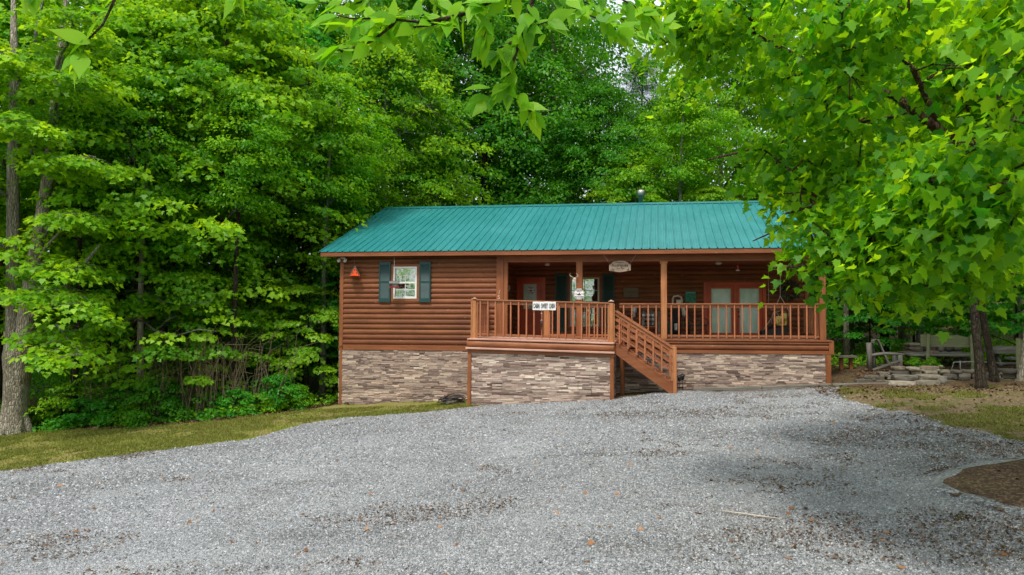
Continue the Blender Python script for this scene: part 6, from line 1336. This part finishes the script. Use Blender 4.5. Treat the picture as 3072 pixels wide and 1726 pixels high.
# ------------------------------------------------------------------ overhead branches with oval leaves, close to the camera
bx, by = 8.2, -21.6; bz = gz(bx, by)
t_ = thing('cherry_tree', (bx, by, bz), 'near tree whose twigs with broad oval leaves hang into the top of the view', 'tree')
mb = MB(); mb.tube([(bx, by, bz-.2), (bx, by, bz+.2), (bx+.03, by, bz+1.5), (bx, by+.1, bz+3.2), (bx, by+.4, bz+4.8)], [.22, .16, .13, .11, .05], 12, jit=.2)
tw = {
 'a': [(9.6, -18.6, 2.9), (9.3, -17.3, 2.45), (9.06, -16.5, 1.96), (8.9, -16.51, 1.85), (8.79, -16.52, 1.81), (8.71, -16.53, 1.77), (8.63, -16.54, 1.75), (8.55, -16.55, 1.74), (8.42, -16.57, 1.75), (8.32, -16.58, 1.75), (8.27, -16.59, 1.76)],
 'b': [(8.47, -16.56, 1.74), (8.44, -16.58, 1.7), (8.41, -16.62, 1.65), (8.35, -16.62, 1.63), (8.27, -16.63, 1.62)],
 'c': [(8.65, -16.54, 1.75), (8.58, -16.5, 1.75), (8.51, -16.51, 1.74), (8.45, -16.51, 1.73)],
 'd': [(9.3, -17.3, 2.45), (9.0, -16.5, 2.2), (8.94, -16.31, 2.01), (8.89, -16.31, 1.87), (8.86, -16.31, 1.77), (8.84, -16.31, 1.71), (8.81, -16.31, 1.62), (8.82, -16.31, 1.56), (8.86, -16.3, 1.52), (8.9, -16.3, 1.49)],
 'e': [(8.87, -16.31, 1.82), (8.91, -16.31, 1.81), (8.96, -16.3, 1.83)], 'f': [(8.85, -16.31, 1.76), (8.8, -16.32, 1.74), (8.76, -16.32, 1.72)], 'g': [(8.82, -16.31, 1.6), (8.77, -16.32, 1.57), (8.73, -16.32, 1.55)],
 'h': [(9.6, -18.6, 2.9), (9.1, -16.6, 2.75), (8.86, -15.63, 2.38), (8.99, -15.61, 2.24), (9.1, -15.59, 2.2), (9.21, -15.58, 2.14), (9.28, -15.57, 2.09)],
 'i': [(7.9, -18.2, 2.6), (7.83, -17.2, 2.1), (7.78, -16.95, 1.74), (7.75, -16.95, 1.68), (7.71, -16.95, 1.6), (7.67, -16.96, 1.55), (7.65, -16.96, 1.51)],
 'l': [(9.1, -16.6, 2.75), (8.89, -16.22, 2.04), (9.0, -16.2, 1.96), (9.07, -16.19, 1.91), (9.15, -16.18, 1.88), (9.21, -16.12, 1.86)],
 'm': [(9.1, -16.6, 2.75), (9.07, -15.9, 2.19), (9.2, -15.88, 2.11), (9.31, -15.86, 2.05), (9.4, -15.85, 1.98)],
 'n': [(8.4, -17.6, 2.6), (8.39, -16.38, 2.01), (8.33, -16.39, 1.94), (8.26, -16.39, 1.9), (8.19, -16.4, 1.89), (8.11, -16.41, 1.9)],
 'o': [(9.0, -16.5, 2.2), (8.72, -16.44, 1.94), (8.74, -16.43, 1.85), (8.77, -16.42, 1.79), (8.75, -16.43, 1.73)],
 'p': [(8.4, -17.6, 2.6), (8.4, -16.18, 2.12), (8.46, -16.17, 2.02), (8.51, -16.16, 1.97)],
 'j': [(7.6, -18.2, 2.5), (7.5, -17.2, 2.0), (7.49, -16.99, 1.78), (7.5, -16.98, 1.72)], 'k': [(7.9, -18.2, 2.6), (8.05, -17.0, 2.15), (8.02, -16.72, 1.86), (8.0, -16.72, 1.80)],
}
mb.tube([(bx, by+.1, bz+3.2), (8.6, -20.2, 2.6), (9.6, -18.6, 2.9), (9.9, -17.0, 3.2)], [.09, .06, .03, .01], 8); mb.tube([(9.6, -18.6, 2.9), (9.0, -18.0, 2.75), (8.4, -17.6, 2.6)], [.02, .015, .01], 6); mb.tube([(bx, by+.1, bz+3.0), (7.9, -19.8, 2.4), (7.9, -18.2, 2.6), (7.6, -18.2, 2.5)], [.07, .05, .02, .01], 8)
LP, LN, LT, LS = [], [], [], []
rg = np.random.default_rng(12)
for key, L in tw.items():
    L = np.array(L); k = len(L); main = key in 'ad'
    mb.tube(L, np.linspace(.011 if main else .006, .0022, k), 6)
    s0 = 3 if key in 'adh' else (2 if key in 'ijk' else (1 if key in 'lmnop' else 0))
    seg = L[s0:]
    dens = 26
    for a, b in zip(seg[:-1], seg[1:]):
        m_ = max(2, int(np.linalg.norm(b-a)*(46 if key not in 'ijk' else 18)))
        for s in np.linspace(0, 1, m_, endpoint=False):
            for sd in ((-1, 1) if key not in 'ijk' else (rg.choice([-1, 1]),)):
                p = a+(b-a)*s; d = (b-a)/np.linalg.norm(b-a)
                out = np.array([sd*.55*rg.uniform(.3, 1.4), rg.normal(0, .5), -rg.uniform(.25, 1.2) if rg.random() < .8 else .6])+d*.5
                LP.append(p+rg.normal(0, .012, 3)); LT.append(out); LN.append(np.array([rg.normal(0, .7), -1+rg.normal(0, .5), .7+rg.normal(0, .5)])); LS.append(rg.uniform(.060, .105))
    for _ in range(4 if key != 'j' else 5):      # leaves at the twig's end
        d = L[-1]-L[-2]; d /= np.linalg.norm(d); LP.append(L[-1]); LT.append(d+rg.normal(0, .45, 3)+np.array([0, 0, -.5])); LN.append(np.array([rg.normal(0, .6), -1, .5+rg.normal(0, .4)])); LS.append(rg.uniform(.07, .105))
mb.build('branch', bark('twig_bark', (.04, .028, .02), (.09, .06, .045), (.16, .12, .09), .1), t_)
LP, LN, LT, LS = map(np.array, (LP, LN, LT, LS)); n = len(LP)
T_BIG = sym([(.09, .06), (.19, .20), (.25, .38), (.23, .58), (.13, .82), (.05, .98)], (0, 0), (0, 1.15))
link(leaf_mesh('crown', LP-np.array((bx, by, bz)), LN, LT, LS, T_BIG, np.clip(rg.normal(.5, .3, n), 0, 1), .22), 'crown', LM['cherry'], t_)
# leaves higher up, above the picture, shading the near gravel a little
C = np.stack([rg.uniform(6.5, 11, 90), rg.uniform(-22.5, -18, 90), rg.uniform(2.9, 4.6, 90)], 1)
P, Nn, T, Sz, ti = spray(rg, C, .4, 26, .09, .3, .3, (bx, by)); link(leaf_mesh('crown', P-np.array((bx, by, bz)), Nn, T, Sz, T_OVATE, ti), 'crown', LM['cherry'], t_)
